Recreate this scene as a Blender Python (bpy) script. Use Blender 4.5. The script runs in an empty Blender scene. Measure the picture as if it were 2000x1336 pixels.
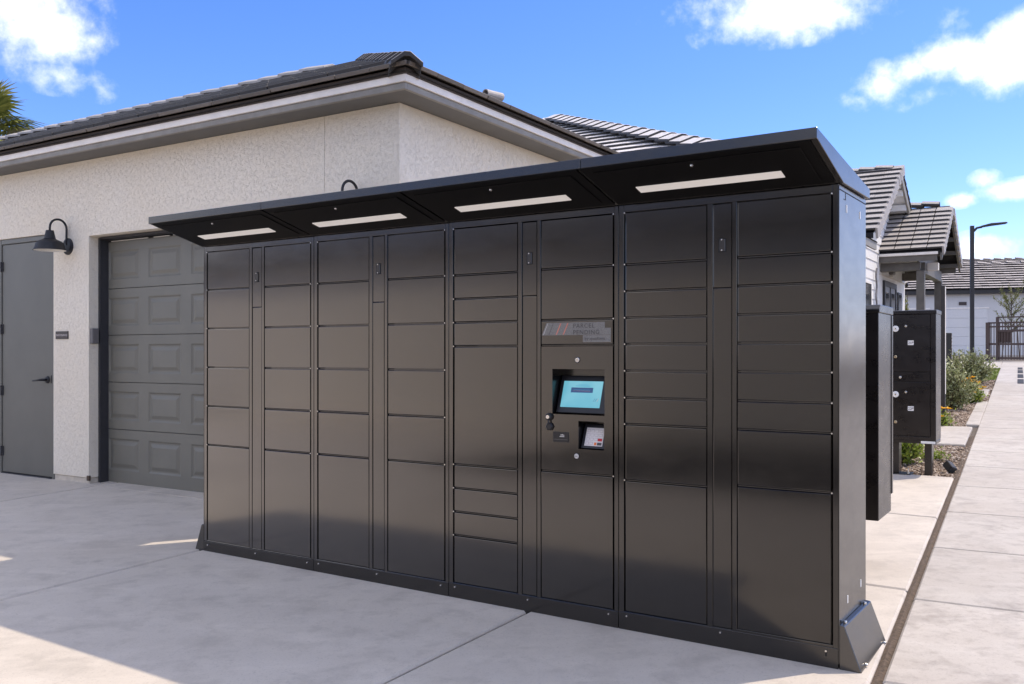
import bpy, bmesh, math, random
from mathutils import Vector, Matrix, noise as mnoise
random.seed(7)
R = math.radians
sc = bpy.context.scene
COL = sc.collection

# ------------------------------------------------------------------ camera, sky, sun, exposure
CAM_H = 1.297
cam_d = bpy.data.cameras.new('camera'); cam = bpy.data.objects.new('camera', cam_d); COL.objects.link(cam)
cam.location = (0, 0, CAM_H); cam.rotation_euler = (R(90), 0, 0)
cam_d.sensor_width = 36.0; cam_d.lens = 36.0 * 1790.0 / 2000.0
cam_d.shift_y = 24.0 / 2000.0
cam_d.clip_end = 2000
sc.camera = cam

SUN_DIR = Vector((0.955, 0.297, 0)).normalized()
SUN_EL = R(56.3)
to_sun = Vector((SUN_DIR.x * math.cos(SUN_EL), SUN_DIR.y * math.cos(SUN_EL), math.sin(SUN_EL)))
SUN_STRENGTH = 1.68
SKY_STRENGTH = 0.15
EXPOSURE = 1.26

world = bpy.data.worlds.new('World'); sc.world = world
world.use_nodes = True
wn = world.node_tree.nodes; wl = world.node_tree.links
wn.clear()
w_out = wn.new('ShaderNodeOutputWorld'); w_bg = wn.new('ShaderNodeBackground')
w_bg.inputs['Strength'].default_value = SKY_STRENGTH
wl.new(w_bg.outputs[0], w_out.inputs[0])
sky = wn.new('ShaderNodeTexSky'); sky.sky_type = 'NISHITA'; sky.sun_disc = False
sky.sun_elevation = SUN_EL; sky.sun_rotation = math.atan2(SUN_DIR.x, SUN_DIR.y)
sky.altitude = 400; sky.air_density = 0.8; sky.dust_density = 0.3; sky.ozone_density = 3.5
hsv = wn.new('ShaderNodeHueSaturation'); hsv.inputs['Saturation'].default_value = 1.22; hsv.inputs['Value'].default_value = 0.70
wl.new(sky.outputs[0], hsv.inputs['Color'])
tint = wn.new('ShaderNodeMix'); tint.data_type = 'RGBA'; tint.blend_type = 'MULTIPLY'; tint.inputs[0].default_value = 1.0
wl.new(hsv.outputs[0], tint.inputs[6]); tint.inputs[7].default_value = (1.08, 0.90, 1.06, 1)
tc = wn.new('ShaderNodeTexCoord')

def wmath(op, a, b=None, c=None, clamp=False):
    n = wn.new('ShaderNodeMath'); n.operation = op; n.use_clamp = clamp
    for i, v in enumerate((a, b, c)):
        if v is None: continue
        if isinstance(v, (int, float)): n.inputs[i].default_value = v
        else: wl.new(v, n.inputs[i])
    return n.outputs[0]

def wdot(vec):
    n = wn.new('ShaderNodeVectorMath'); n.operation = 'DOT_PRODUCT'
    wl.new(tc.outputs['Generated'], n.inputs[0]); n.inputs[1].default_value = vec
    return n.outputs['Value']

def wnoise(scale, detail, rough, off=(0, 0, 0)):
    mp = wn.new('ShaderNodeMapping'); mp.inputs['Location'].default_value = off
    wl.new(tc.outputs['Generated'], mp.inputs[0])
    n = wn.new('ShaderNodeTexNoise'); n.inputs['Scale'].default_value = scale
    n.inputs['Detail'].default_value = detail; n.inputs['Roughness'].default_value = rough
    wl.new(mp.outputs[0], n.inputs['Vector'])
    return n.outputs[0]

n_fine = wnoise(19, 9, 0.55)
n_small = wnoise(62, 7, 0.6, (0.3, 0.1, 0.7))
n_mix = wmath('ADD', wmath('MULTIPLY', n_fine, 0.62), wmath('MULTIPLY', n_small, 0.38))
n_big = wnoise(5.0, 4, 0.5, (3.1, 1.2, 0.4))
# cloud banks: (direction right, direction up, half width, half height, density), tangents per unit forward
CLOUDS = [(-0.545, 0.385, 0.085, 0.055, 1.0), (-0.50, 0.355, 0.055, 0.040, 0.9), (-0.458, 0.343, 0.025, 0.022, 0.55), (-0.495, 0.303, 0.045, 0.018, 0.58), (-0.447, 0.289, 0.016, 0.014, 0.45),
          (0.30, 0.378, 0.105, 0.034, 1.0), (0.245, 0.362, 0.05, 0.028, 0.8), (0.345, 0.373, 0.05, 0.024, 0.9), (0.165, 0.370, 0.032, 0.016, 0.34),
          (0.378, 0.278, 0.022, 0.012, 0.5), (0.402, 0.293, 0.034, 0.018, 0.85), (0.432, 0.312, 0.042, 0.022, 1.0), (0.468, 0.322, 0.05, 0.024, 1.05), (0.51, 0.320, 0.05, 0.026, 1.05), (0.545, 0.322, 0.05, 0.036, 1.1), (0.562, 0.35, 0.03, 0.03, 1.0), (0.475, 0.363, 0.028, 0.015, 0.36), (0.47, 0.285, 0.06, 0.018, 0.36),
          (0.56, 0.180, 0.045, 0.012, 0.95), (0.516, 0.191, 0.016, 0.010, 0.6), (0.488, 0.168, 0.018, 0.008, 0.8), (0.515, 0.118, 0.033, 0.016, 1.0)]
acc = None
for (cx, cz, sx, sz, dens) in CLOUDS:
    c = Vector((cx, 1.0, cz)).normalized()
    t1 = Vector((c.y, -c.x, 0)).normalized(); t2 = t1.cross(c).normalized()
    k = 1.0 / math.sqrt(1 + cx * cx + cz * cz)
    a = wmath('DIVIDE', wdot(t1), sx * k * 1.3); b = wmath('DIVIDE', wdot(t2), sz * k * 1.35)
    rr = wmath('ADD', wmath('MULTIPLY', a, a), wmath('MULTIPLY', b, b))
    m = wmath('MULTIPLY', wmath('SUBTRACT', 1.0, wmath('SQRT', rr), None, True), dens)
    m = wmath('MULTIPLY', m, wmath('GREATER_THAN', wdot(c), 0.0))
    acc = m if acc is None else wmath('MAXIMUM', acc, m)
# denser unseen clouds over the rest of the sky, added for neutral fill light
el = wdot((0, 0, 1))
elsewhere = wmath('LESS_THAN', wdot((0, 1, 0)), 0.70)
gen = wmath('MULTIPLY', wmath('MULTIPLY', wmath('SUBTRACT', n_big, 0.42, None, True), 6.0), wmath('MULTIPLY', elsewhere, wmath('GREATER_THAN', el, 0.05)))
acc = wmath('MAXIMUM', acc, gen)
d = wmath('ADD', acc, wmath('MULTIPLY', wmath('SUBTRACT', n_mix, 0.5), 2.2))
d = wmath('MULTIPLY', d, wmath('MULTIPLY', acc, 14.0, None, True))
mr = wn.new('ShaderNodeMapRange'); mr.interpolation_type = 'SMOOTHSTEP'
wl.new(d, mr.inputs['Value']); mr.inputs['From Min'].default_value = 0.06; mr.inputs['From Max'].default_value = 1.25
mixc = wn.new('ShaderNodeMix'); mixc.data_type = 'RGBA'
wl.new(mr.outputs[0], mixc.inputs[0]); wl.new(tint.outputs[2], mixc.inputs[6])
CLOUD = 5.5
mixc.inputs[7].default_value = (CLOUD, CLOUD * 0.985, CLOUD * 0.98, 1)
wl.new(mixc.outputs[2], w_bg.inputs['Color'])

sun_d = bpy.data.lights.new('sun', 'SUN'); sun_d.energy = SUN_STRENGTH; sun_d.angle = R(0.53); sun_d.color = (1.0, 0.87, 0.70)
sun = bpy.data.objects.new('sun', sun_d); COL.objects.link(sun)
sun.rotation_euler = to_sun.to_track_quat('Z', 'Y').to_euler(); sun.location = (20, 5, 30)

vs = sc.view_settings
vs.view_transform = 'Standard'; vs.look = 'None'; vs.exposure = EXPOSURE; vs.gamma = 1.0; vs.use_curve_mapping = False

# ------------------------------------------------------------------ materials
class Mat:
    def __init__(self, name):
        self.m = bpy.data.materials.new(name); self.m.use_nodes = True
        self.nt = self.m.node_tree; self.b = self.nt.nodes['Principled BSDF']
        self.o = None
    def node(self, t): return self.nt.nodes.new(t)
    def link(self, a, b): self.nt.links.new(a, b)
    def coord(self):
        if not self.o:
            self.o = self.node('ShaderNodeTexCoord')
        return self.o.outputs['Object']
    def noise(self, scale, detail=6, rough=0.55, vec=None, stretch=None, dist=0.0):
        v = vec or self.coord()
        if stretch:
            mp = self.node('ShaderNodeMapping'); mp.inputs['Scale'].default_value = stretch
            self.link(v, mp.inputs[0]); v = mp.outputs[0]
        n = self.node('ShaderNodeTexNoise'); n.inputs['Scale'].default_value = scale
        n.inputs['Detail'].default_value = detail; n.inputs['Roughness'].default_value = rough
        n.inputs['Distortion'].default_value = dist
        self.link(v, n.inputs['Vector']); return n.outputs[0]
    def ramp(self, fac, stops):
        r = self.node('ShaderNodeValToRGB'); els = r.color_ramp.elements
        while len(els) > 1: els.remove(els[-1])
        for i, (p, c) in enumerate(stops):
            e = els[0] if i == 0 else els.new(p)
            e.position = p; e.color = (c[0], c[1], c[2], 1) if hasattr(c, '__len__') else (c, c, c, 1)
        self.link(fac, r.inputs[0]); return r.outputs[0]
    def mix(self, fac, a, b, mode='MIX'):
        n = self.node('ShaderNodeMix'); n.data_type = 'RGBA'; n.blend_type = mode
        for i, v in ((0, fac), (6, a), (7, b)):
            if isinstance(v, (int, float)): n.inputs[i].default_value = v
            elif isinstance(v, tuple): n.inputs[i].default_value = v + (1,)
            else: self.link(v, n.inputs[i])
        return n.outputs[2]
    def bump(self, h, strength=0.5, dist=0.01):
        n = self.node('ShaderNodeBump'); n.inputs['Strength'].default_value = strength; n.inputs['Distance'].default_value = dist
        self.link(h, n.inputs['Height'])
        prev = self.b.inputs['Normal'].links
        if prev: self.link(prev[0].from_socket, n.inputs['Normal'])
        self.link(n.outputs[0], self.b.inputs['Normal'])
    def objrand(self):
        return self.node('ShaderNodeObjectInfo').outputs['Random']
    def col(self, v):
        if isinstance(v, tuple): self.b.inputs['Base Color'].default_value = v + (1,)
        else: self.link(v, self.b.inputs['Base Color'])
    def rough(self, v):
        if isinstance(v, (int, float)): self.b.inputs['Roughness'].default_value = v
        else: self.link(v, self.b.inputs['Roughness'])

def simple(name, col, rough=0.5, metal=0.0, var=0.12, scale=20, bump=0.0, ior=None):
    m = Mat(name)
    n = m.noise(scale, 5)
    lo = tuple(c * (1 - var) for c in col); hi = tuple(min(1, c * (1 + var)) for c in col)
    m.col(m.ramp(n, [(0.3, lo), (0.7, hi)]))
    m.rough(rough); m.b.inputs['Metallic'].default_value = metal
    if ior: m.b.inputs['IOR'].default_value = ior
    if bump: m.bump(n, 0.4, bump)
    return m.m

def mat_stucco(name, base, warm):
    m = Mat(name)
    big = m.noise(0.8, 4, 0.5)
    fine = m.noise(46, 6, 0.62, dist=0.8)
    lines = m.noise(62, 3, 0.5, dist=1.9)
    brk = m.noise(34, 3, 0.6)
    blot = m.noise(58, 3, 0.5, dist=1.6)
    ln = m.ramp(lines, [(0.455, 0.0), (0.495, 1.0), (0.535, 0.0)])
    bk = m.ramp(brk, [(0.46, 0.0), (0.56, 1.0)])
    crev = m.mix(1.0, ln, bk, 'MULTIPLY')
    c = m.mix(m.ramp(big, [(0.35, 0.0), (0.7, 1.0)]), base, warm)
    c = m.mix(m.mix(0.07, (0.0, 0.0, 0.0), crev), c, tuple(x * 0.4 for x in base))
    c = m.mix(m.ramp(fine, [(0.36, 0.16), (0.46, 0.0)]), c, tuple(x * 0.6 for x in base))
    m.col(c); m.rough(0.9)
    plate = m.ramp(blot, [(0.42, 0.0), (0.52, 1.0)])
    inv = m.ramp(crev, [(0.0, 1.0), (1.0, 0.0)])
    m.bump(plate, 0.5, 0.004); m.bump(inv, 0.6, 0.005); m.bump(fine, 0.8, 0.006)
    return m.m

def mat_concrete(name, base, stain, sc_=1.0, dirt=0.5):
    m = Mat(name)
    g = m.node('ShaderNodeNewGeometry').outputs['Position']
    big = m.noise(0.6 * sc_, 5, 0.6, vec=g)
    mid = m.noise(3.4 * sc_, 8, 0.68, vec=g, dist=0.25)
    sweep = m.noise(2.2 * sc_, 8, 0.66, vec=g, stretch=(0.7, 2.0, 1.0), dist=0.3)
    blot = m.noise(9 * sc_, 6, 0.6, vec=g)
    fine = m.noise(240, 3, 0.6, vec=g)
    grit = m.noise(95, 4, 0.7, vec=g)
    c = m.mix(m.ramp(big, [(0.3, 0.0), (0.72, 0.8)]), base, stain)
    c = m.mix(m.ramp(mid, [(0.30, dirt * 0.8), (0.50, 0.0)]), c, tuple(x * 0.72 for x in stain))
    c = m.mix(m.ramp(sweep, [(0.50, 0.0), (0.72, 0.5)]), c, tuple(min(1, x * 1.14) for x in base))
    c = m.mix(m.ramp(blot, [(0.30, dirt * 0.55), (0.46, 0.0)]), c, tuple(x * 0.8 for x in stain))
    c = m.mix(m.ramp(grit, [(0.34, 0.38), (0.44, 0.0)]), c, tuple(x * 0.6 for x in stain))
    c = m.mix(m.ramp(fine, [(0.3, 0.25), (0.42, 0.0)]), c, tuple(x * 0.6 for x in base))
    v = m.node('ShaderNodeTexVoronoi'); v.inputs['Scale'].default_value = 1.3; m.link(g, v.inputs['Vector'])
    sp = m.ramp(v.outputs['Distance'], [(0.02, 0.45), (0.06, 0.0)])
    c = m.mix(sp, c, tuple(x * 0.6 for x in stain))
    r = m.objrand()
    c = m.mix(m.ramp(r, [(0.0, 0.0), (1.0, 0.16)]), c, tuple(x * 0.6 for x in base))
    m.col(c)
    m.rough(m.ramp(mid, [(0.3, 0.65), (0.7, 0.85)]))
    m.bump(fine, 0.3, 0.002); m.bump(grit, 0.2, 0.003); m.bump(mid, 0.12, 0.008)
    return m.m

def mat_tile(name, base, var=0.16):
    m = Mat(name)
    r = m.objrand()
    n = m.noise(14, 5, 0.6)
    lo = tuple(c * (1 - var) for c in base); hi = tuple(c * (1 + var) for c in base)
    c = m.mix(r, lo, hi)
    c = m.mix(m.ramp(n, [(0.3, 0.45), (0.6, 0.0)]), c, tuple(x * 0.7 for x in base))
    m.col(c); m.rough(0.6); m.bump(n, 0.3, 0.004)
    return m.m

def mat_powder(name, base, rough, ior, wav=0.0, tint=(1.0, 0.968, 0.942), graze=0.0):
    m = Mat(name)
    n = m.noise(3.5, 4, 0.55, stretch=(1, 1, 0.45))
    g = m.node('ShaderNodeNewGeometry').outputs['Position']
    sm = m.noise(5, 6, 0.65, vec=g, stretch=(1.0, 1, 2.0), dist=0.4)
    wipe = m.noise(14, 5, 0.6, vec=g, stretch=(0.35, 0.35, 2.2), dist=0.8)
    c = m.mix(m.ramp(sm, [(0.45, 0.0), (0.75, 0.5)]), base, tuple(x * 1.6 + 0.002 for x in base))
    m.col(c)
    r1 = m.ramp(sm, [(0.3, rough * 0.85), (0.72, rough * 1.25)])
    m.rough(m.mix(m.ramp(wipe, [(0.52, 0.0), (0.80, 0.14)]), r1, (rough * 1.9,) * 3))
    m.b.inputs['IOR'].default_value = ior
    m.b.inputs['Specular Tint'].default_value = tint + (1,)
    if wav: m.bump(n, 0.14, wav)
    if graze:
        lw = m.node('ShaderNodeLayerWeight'); lw.inputs['Blend'].default_value = 0.5
        def mth(op, a, b):
            q = m.node('ShaderNodeMath'); q.operation = op
            for i_, v_ in enumerate((a, b)):
                if isinstance(v_, (int, float)): q.inputs[i_].default_value = v_
                else: m.link(v_, q.inputs[i_])
            return q.outputs[0]
        fac = mth('MINIMUM', mth('ADD', mth('MULTIPLY', mth('POWER', lw.outputs['Facing'], 1.6), graze), 0.062), 1.0)
        df = m.node('ShaderNodeBsdfDiffuse'); m.link(c, df.inputs[0])
        gl = m.node('ShaderNodeBsdfAnisotropic'); gl.distribution = 'GGX'; gl.inputs['Color'].default_value = tint + (1,)
        m.link(m.b.inputs['Roughness'].links[0].from_socket, gl.inputs['Roughness'])
        for nd in (df, gl): m.link(m.b.inputs['Normal'].links[0].from_socket, nd.inputs['Normal'])
        mx = m.node('ShaderNodeMixShader'); m.link(fac, mx.inputs[0]); m.link(df.outputs[0], mx.inputs[1]); m.link(gl.outputs[0], mx.inputs[2])
        out = [x for x in m.nt.nodes if x.type == 'OUTPUT_MATERIAL'][0]; m.link(mx.outputs[0], out.inputs[0])
    return m.m

M = {}
M['stucco'] = mat_stucco('stucco', (0.90, 0.83, 0.705), (0.88, 0.79, 0.645))
M['fascia'] = simple('taupe_trim', (0.25, 0.235, 0.21), 0.6, var=0.14, scale=9, bump=0.001)
M['trim_light'] = simple('light_trim', (0.84, 0.79, 0.73), 0.55, var=0.08, scale=7, bump=0.001)
M['soffit'] = simple('soffit_paint', (0.125, 0.122, 0.117), 0.65, var=0.08, scale=5)
M['foundation'] = simple('cream_plaster', (0.62, 0.56, 0.47), 0.85, var=0.12, scale=18, bump=0.003)
M['door_grey'] = simple('grey_door_paint', (0.122, 0.119, 0.102), 0.42, var=0.07, scale=3)
M['garage_grey'] = simple('grey_garage_paint', (0.172, 0.166, 0.138), 0.45, var=0.06, scale=4)
M['birdstop'] = simple('brown_bird_stop', (0.075, 0.062, 0.055), 0.8)
M['jamb'] = simple('dark_jamb', (0.035, 0.035, 0.04), 0.6)
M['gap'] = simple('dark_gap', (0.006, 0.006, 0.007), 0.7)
M['tile'] = mat_tile('concrete_tile', (0.12, 0.112, 0.106))
M['tile_light'] = mat_tile('pale_concrete_tile', (0.40, 0.37, 0.345), 0.10)
M['tile_shade'] = mat_tile('tile_shaded_edge', (0.045, 0.042, 0.041), 0.2)  # shade on the tile ends put into a charcoal colour
M['tile_pale'] = mat_tile('sunlit_pale_tile', (0.70, 0.66, 0.63), 0.08)  # sun glare on the wing tiles put into a paler colour
M['tile_eave'] = mat_tile('eave_tile_edge', (0.135, 0.115, 0.098), 0.25)
M['tile_far'] = mat_tile('far_concrete_tile', (0.44, 0.40, 0.385), 0.10)
M['underlay'] = simple('roof_underlay', (0.018, 0.017, 0.018), 0.9)
M['locker'] = mat_powder('black_powder_coat', (0.0032, 0.0028, 0.0026), 0.11, 2.0, wav=0.002, graze=0.70)
M['locker_trim'] = mat_powder('black_powder_coat_trim', (0.004, 0.004, 0.0045), 0.22, 1.75)
M['locker_side'] = mat_powder('black_powder_coat_side', (0.008, 0.008, 0.008), 0.22, 2.0, tint=(1, 0.97, 0.94))
M['under'] = simple('black_soffit', (0.0035, 0.0032, 0.0035), 0.55, ior=1.2)
M['steel'] = simple('bright_steel', (0.62, 0.6, 0.57), 0.25, 1.0)
M['brass'] = simple('brass', (0.62, 0.5, 0.33), 0.3, 1.0)
M['light_panel'] = simple('light_diffuser', (0.82, 0.79, 0.75), 0.5, var=0.02)
mm = Mat('lit_diffuser'); mm.col((0.8, 0.77, 0.73)); mm.b.inputs['Emission Color'].default_value = (1, 0.93, 0.86, 1); mm.b.inputs['Emission Strength'].default_value = 0.10; M['light_panel'] = mm.m
M['lamp_black'] = simple('matt_black_metal', (0.012, 0.012, 0.016), 0.55)
M['white_enamel'] = simple('white_enamel', (0.75, 0.73, 0.68), 0.5, var=0.03)
M['sign_brown'] = simple('dark_brown_plastic', (0.055, 0.042, 0.038), 0.5)
M['sign_text'] = simple('pale_lettering', (0.62, 0.56, 0.54), 0.5, var=0.02)
M['grey_box'] = simple('grey_metal_box', (0.16, 0.15, 0.15), 0.4, var=0.06)
M['white'] = simple('white_paint', (0.78, 0.77, 0.75), 0.6, var=0.04, scale=5)
M['offwhite'] = simple('offwhite_paint', (0.66, 0.63, 0.58), 0.7, var=0.05, scale=4)
M['post'] = simple('taupe_timber', (0.125, 0.115, 0.10), 0.6, var=0.15, scale=8)
M['glass'] = simple('dark_window_glass', (0.05, 0.055, 0.06), 0.06, var=0.2, scale=2)
M['mailbox'] = mat_powder('dark_bronze_powder_coat', (0.006, 0.004, 0.004), 0.28, 1.65)
M['label'] = simple('white_label', (0.8, 0.8, 0.8), 0.5, var=0.02)
M['ink'] = simple('black_ink', (0.012, 0.012, 0.014), 0.5)
M['red'] = simple('red_key', (0.55, 0.02, 0.03), 0.45)
M['orange'] = simple('orange_key', (0.8, 0.2, 0.04), 0.45)
M['coral'] = simple('coral_print', (0.62, 0.22, 0.16), 0.5)
M['print_grey'] = simple('grey_print', (0.075, 0.07, 0.068), 0.5)
M['decal'] = simple('grey_decal', (0.20, 0.193, 0.183), 0.45, var=0.35, scale=260)
M['print_pale'] = simple('pale_print', (0.55, 0.53, 0.5), 0.5)
M['key'] = simple('white_keypad', (0.74, 0.70, 0.68), 0.45, var=0.03)
M['keyline'] = simple('keypad_outline', (0.42, 0.38, 0.37), 0.5)
M['black'] = simple('black_plastic', (0.01, 0.01, 0.013), 0.35)
M['concrete'] = mat_concrete('apron_concrete', (0.635, 0.575, 0.505), (0.50, 0.445, 0.385), 1.0, 0.7)
M['walk'] = mat_concrete('walk_concrete', (0.54, 0.505, 0.465), (0.40, 0.35, 0.305), 1.5, 1.0)
M['asphalt'] = simple('asphalt', (0.055, 0.052, 0.05), 0.9, var=0.25, scale=60, bump=0.004)
M['soil'] = simple('soil', (0.10, 0.072, 0.052), 0.95, var=0.5, scale=60, bump=0.01)
M['desert'] = simple('desert_ground', (0.12, 0.098, 0.08), 0.95, var=0.2, scale=3, bump=0.01)
M['turf'] = simple('turf_green', (0.14, 0.18, 0.012), 0.8, var=0.3, scale=40)
M['iron'] = simple('brown_iron', (0.060, 0.036, 0.029), 0.55)
M['bark'] = simple('bark', (0.10, 0.07, 0.05), 0.9, var=0.35, scale=30, bump=0.004)
M['dark_metal'] = simple('dark_bronze_metal', (0.028, 0.025, 0.024), 0.5)
M['far_wall'] = simple('far_wall_paint', (0.60, 0.59, 0.58), 0.8, var=0.03)
M['far_door'] = simple('far_door_paint', (0.66, 0.65, 0.64), 0.6, var=0.03)

mm = Mat('screen'); n = mm.noise(6, 2)
mm.col((0.02, 0.03, 0.035)); mm.rough(0.12)
mm.link(mm.ramp(n, [(0.3, (0.10, 0.42, 0.56)), (0.7, (0.22, 0.55, 0.66))]), mm.b.inputs['Emission Color'])
mm.b.inputs['Emission Strength'].default_value = 0.40; M['screen'] = mm.m
mm = Mat('screen_banner'); mm.col((0.02, 0.02, 0.03)); mm.b.inputs['Emission Color'].default_value = (0.02, 0.06, 0.16, 1); mm.b.inputs['Emission Strength'].default_value = 0.5; M['banner'] = mm.m
mm = Mat('screen_text'); mm.col((0.02, 0.03, 0.035)); mm.b.inputs['Emission Color'].default_value = (0.06, 0.28, 0.42, 1); mm.b.inputs['Emission Strength'].default_value = 0.5; M['screen_text'] = mm.m

def mat_leaf(name, a, b, rough=0.5, trans=0.25):
    m = Mat(name)
    g = m.node('ShaderNodeNewGeometry')
    n = m.noise(7, 3, 0.6)
    isl = g.outputs['Random Per Island']
    c = m.mix(isl, a, b)
    c = m.mix(m.ramp(n, [(0.35, 0.5), (0.6, 0.0)]), c, tuple(x * 0.6 for x in a))
    m.col(c); m.rough(rough)
    tr = m.node('ShaderNodeBsdfTranslucent'); m.link(c, tr.inputs[0])
    mx = m.node('ShaderNodeMixShader'); mx.inputs[0].default_value = trans
    m.link(m.b.outputs[0], mx.inputs[1]); m.link(tr.outputs[0], mx.inputs[2])
    out = [x for x in m.nt.nodes if x.type == 'OUTPUT_MATERIAL'][0]
    m.link(mx.outputs[0], out.inputs[0])
    return m.m
M['olive'] = mat_leaf('olive_leaf', (0.18, 0.215, 0.07), (0.62, 0.64, 0.38), 0.4)
M['green'] = mat_leaf('green_leaf', (0.13, 0.21, 0.022), (0.46, 0.54, 0.10), 0.4)
M['yellowgreen'] = mat_leaf('yellow_green_leaf', (0.14, 0.17, 0.03), (0.34, 0.34, 0.12), 0.5)
M['petal'] = mat_leaf('yellow_petal', (0.85, 0.38, 0.01), (0.9, 0.55, 0.02), 0.5)
M['palm'] = mat_leaf('palm_leaf', (0.10, 0.13, 0.028), (0.32, 0.33, 0.09), 0.4)
M['palm_dry'] = mat_leaf('palm_dry_leaf', (0.40, 0.37, 0.10), (0.58, 0.50, 0.19), 0.6)
def mat_stone():
    m = Mat('gravel_stone'); g = m.node('ShaderNodeNewGeometry')
    c = m.ramp(g.outputs['Random Per Island'], [(0.0, (0.10, 0.068, 0.048)), (0.3, (0.27, 0.195, 0.14)), (0.65, (0.37, 0.285, 0.215)), (1.0, (0.58, 0.49, 0.41))])
    m.col(c); m.rough(0.9); return m.m
M['stone'] = mat_stone()

# ------------------------------------------------------------------ mesh helpers
class MB:
    def __init__(self): self.v = []; self.f = []
    def poly(self, pts):
        i = len(self.v); self.v += [tuple(p) for p in pts]; self.f.append(tuple(range(i, i + len(pts)))); return self
    def box(self, x0, x1, y0, y1, z0, z1):
        i = len(self.v)
        self.v += [(x, y, z) for z in (z0, z1) for y in (y0, y1) for x in (x0, x1)]
        for q in ((0, 2, 3, 1), (4, 5, 7, 6), (0, 1, 5, 4), (2, 6, 7, 3), (0, 4, 6, 2), (1, 3, 7, 5)):
            self.f.append(tuple(i + k for k in q))
        return self
    def prism(self, prof, a0, a1, axis='x'):
        """closed profile in the two other axes, extruded from a0 to a1"""
        i = len(self.v); n = len(prof)
        def P(a, p):
            return {'x': (a, p[0], p[1]), 'y': (p[0], a, p[1]), 'z': (p[0], p[1], a)}[axis]
        self.v += [P(a0, p) for p in prof] + [P(a1, p) for p in prof]
        self.f.append(tuple(i + k for k in range(n))); self.f.append(tuple(i + n + k for k in reversed(range(n))))
        for k in range(n):
            k2 = (k + 1) % n
            self.f.append((i + k, i + n + k, i + n + k2, i + k2))
        return self
    def tube(self, pts, r, seg=8, caps=True):
        pts = [Vector(p) for p in pts]; i0 = len(self.v)
        rs = r if hasattr(r, '__len__') else [r] * len(pts)
        prev = None
        for k, p in enumerate(pts):
            t = (pts[min(k + 1, len(pts) - 1)] - pts[max(k - 1, 0)]).normalized()
            if prev is None:
                a = t.orthogonal().normalized()
            else:
                a = (prev - t * prev.dot(t)).normalized()
            prev = a; b = t.cross(a)
            for s in range(seg):
                an = 2 * math.pi * s / seg
                self.v.append(tuple(p + (a * math.cos(an) + b * math.sin(an)) * rs[k]))
        for k in range(len(pts) - 1):
            for s in range(seg):
                s2 = (s + 1) % seg
                self.f.append((i0 + k * seg + s, i0 + k * seg + s2, i0 + (k + 1) * seg + s2, i0 + (k + 1) * seg + s))
        if caps:
            self.f.append(tuple(i0 + s for s in reversed(range(seg))))
            self.f.append(tuple(i0 + (len(pts) - 1) * seg + s for s in range(seg)))
        return self
    def lathe(self, prof, seg=24, origin=(0, 0, 0), axis='z'):
        i0 = len(self.v); ox, oy, oz = origin
        for (r, h) in prof:
            for s in range(seg):
                an = 2 * math.pi * s / seg; c, d = r * math.cos(an), r * math.sin(an)
                self.v.append({'z': (ox + c, oy + d, oz + h), 'y': (ox + c, oy + h, oz + d), 'x': (ox + h, oy + c, oz + d)}[axis])
        for k in range(len(prof) - 1):
            for s in range(seg):
                s2 = (s + 1) % seg
                self.f.append((i0 + k * seg + s, i0 + k * seg + s2, i0 + (k + 1) * seg + s2, i0 + (k + 1) * seg + s))
        return self
    def mesh(self, name, mat, bevel=0.0, smooth=False, seg=1):
        me = bpy.data.meshes.new(name); me.from_pydata(self.v, [], self.f)
        bm = bmesh.new(); bm.from_mesh(me)
        bmesh.ops.recalc_face_normals(bm, faces=bm.faces[:])
        if bevel:
            ed = [e for e in bm.edges if len(e.link_faces) == 2 and e.calc_face_angle(0) > 0.5]
            bmesh.ops.bevel(bm, geom=ed, offset=bevel, segments=seg, affect='EDGES', profile=0.5, clamp_overlap=True)
        bm.to_mesh(me); bm.free()
        me.materials.append(mat)
        if smooth:
            for p in me.polygons: p.use_smooth = True
        return me
    def build(self, name, mat, parent=None, bevel=0.0, smooth=False, seg=1, kind=None):
        o = bpy.data.objects.new(name, self.mesh(name, mat, bevel, smooth, seg)); COL.objects.link(o)
        if parent: o.parent = parent
        if kind: o['kind'] = kind
        return o

def place(name, me, parent=None, mat4=None):
    o = bpy.data.objects.new(name, me); COL.objects.link(o)
    if parent: o.parent = parent
    if mat4 is not None: o.matrix_basis = mat4
    return o

def tag(o, label, cat, group=None):
    o['label'] = label; o['category'] = cat
    if group: o['group'] = group
    return o

def thing(name, label, cat, loc=(0, 0, 0), rz=0.0, group=None):
    o = bpy.data.objects.new(name, None); COL.objects.link(o); o.empty_display_size = 0.2
    o.location = loc; o.rotation_euler = (0, 0, rz)
    return tag(o, label, cat, group)

def struct(o): o['kind'] = 'structure'; return o

def text_mesh(s, size, mat, extrude=0.0006, spacing=1.0, align='LEFT'):
    cu = bpy.data.curves.new('text', 'FONT'); cu.body = s; cu.size = size; cu.extrude = extrude
    cu.space_character = spacing; cu.align_x = align; cu.resolution_u = 3
    ob = bpy.data.objects.new('text', cu); COL.objects.link(ob)
    dg = bpy.context.evaluated_depsgraph_get()
    me = bpy.data.meshes.new_from_object(ob.evaluated_get(dg))
    bpy.data.objects.remove(ob); bpy.data.curves.remove(cu)
    me.materials.clear(); me.materials.append(mat)
    return me

def gh(x, y):
    w = .478 * x + .878 * y
    if w < 30: return .032 * (max(w, -22) - 4)
    return .832 + .02 * (min(w, 70) - 30)

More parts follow.
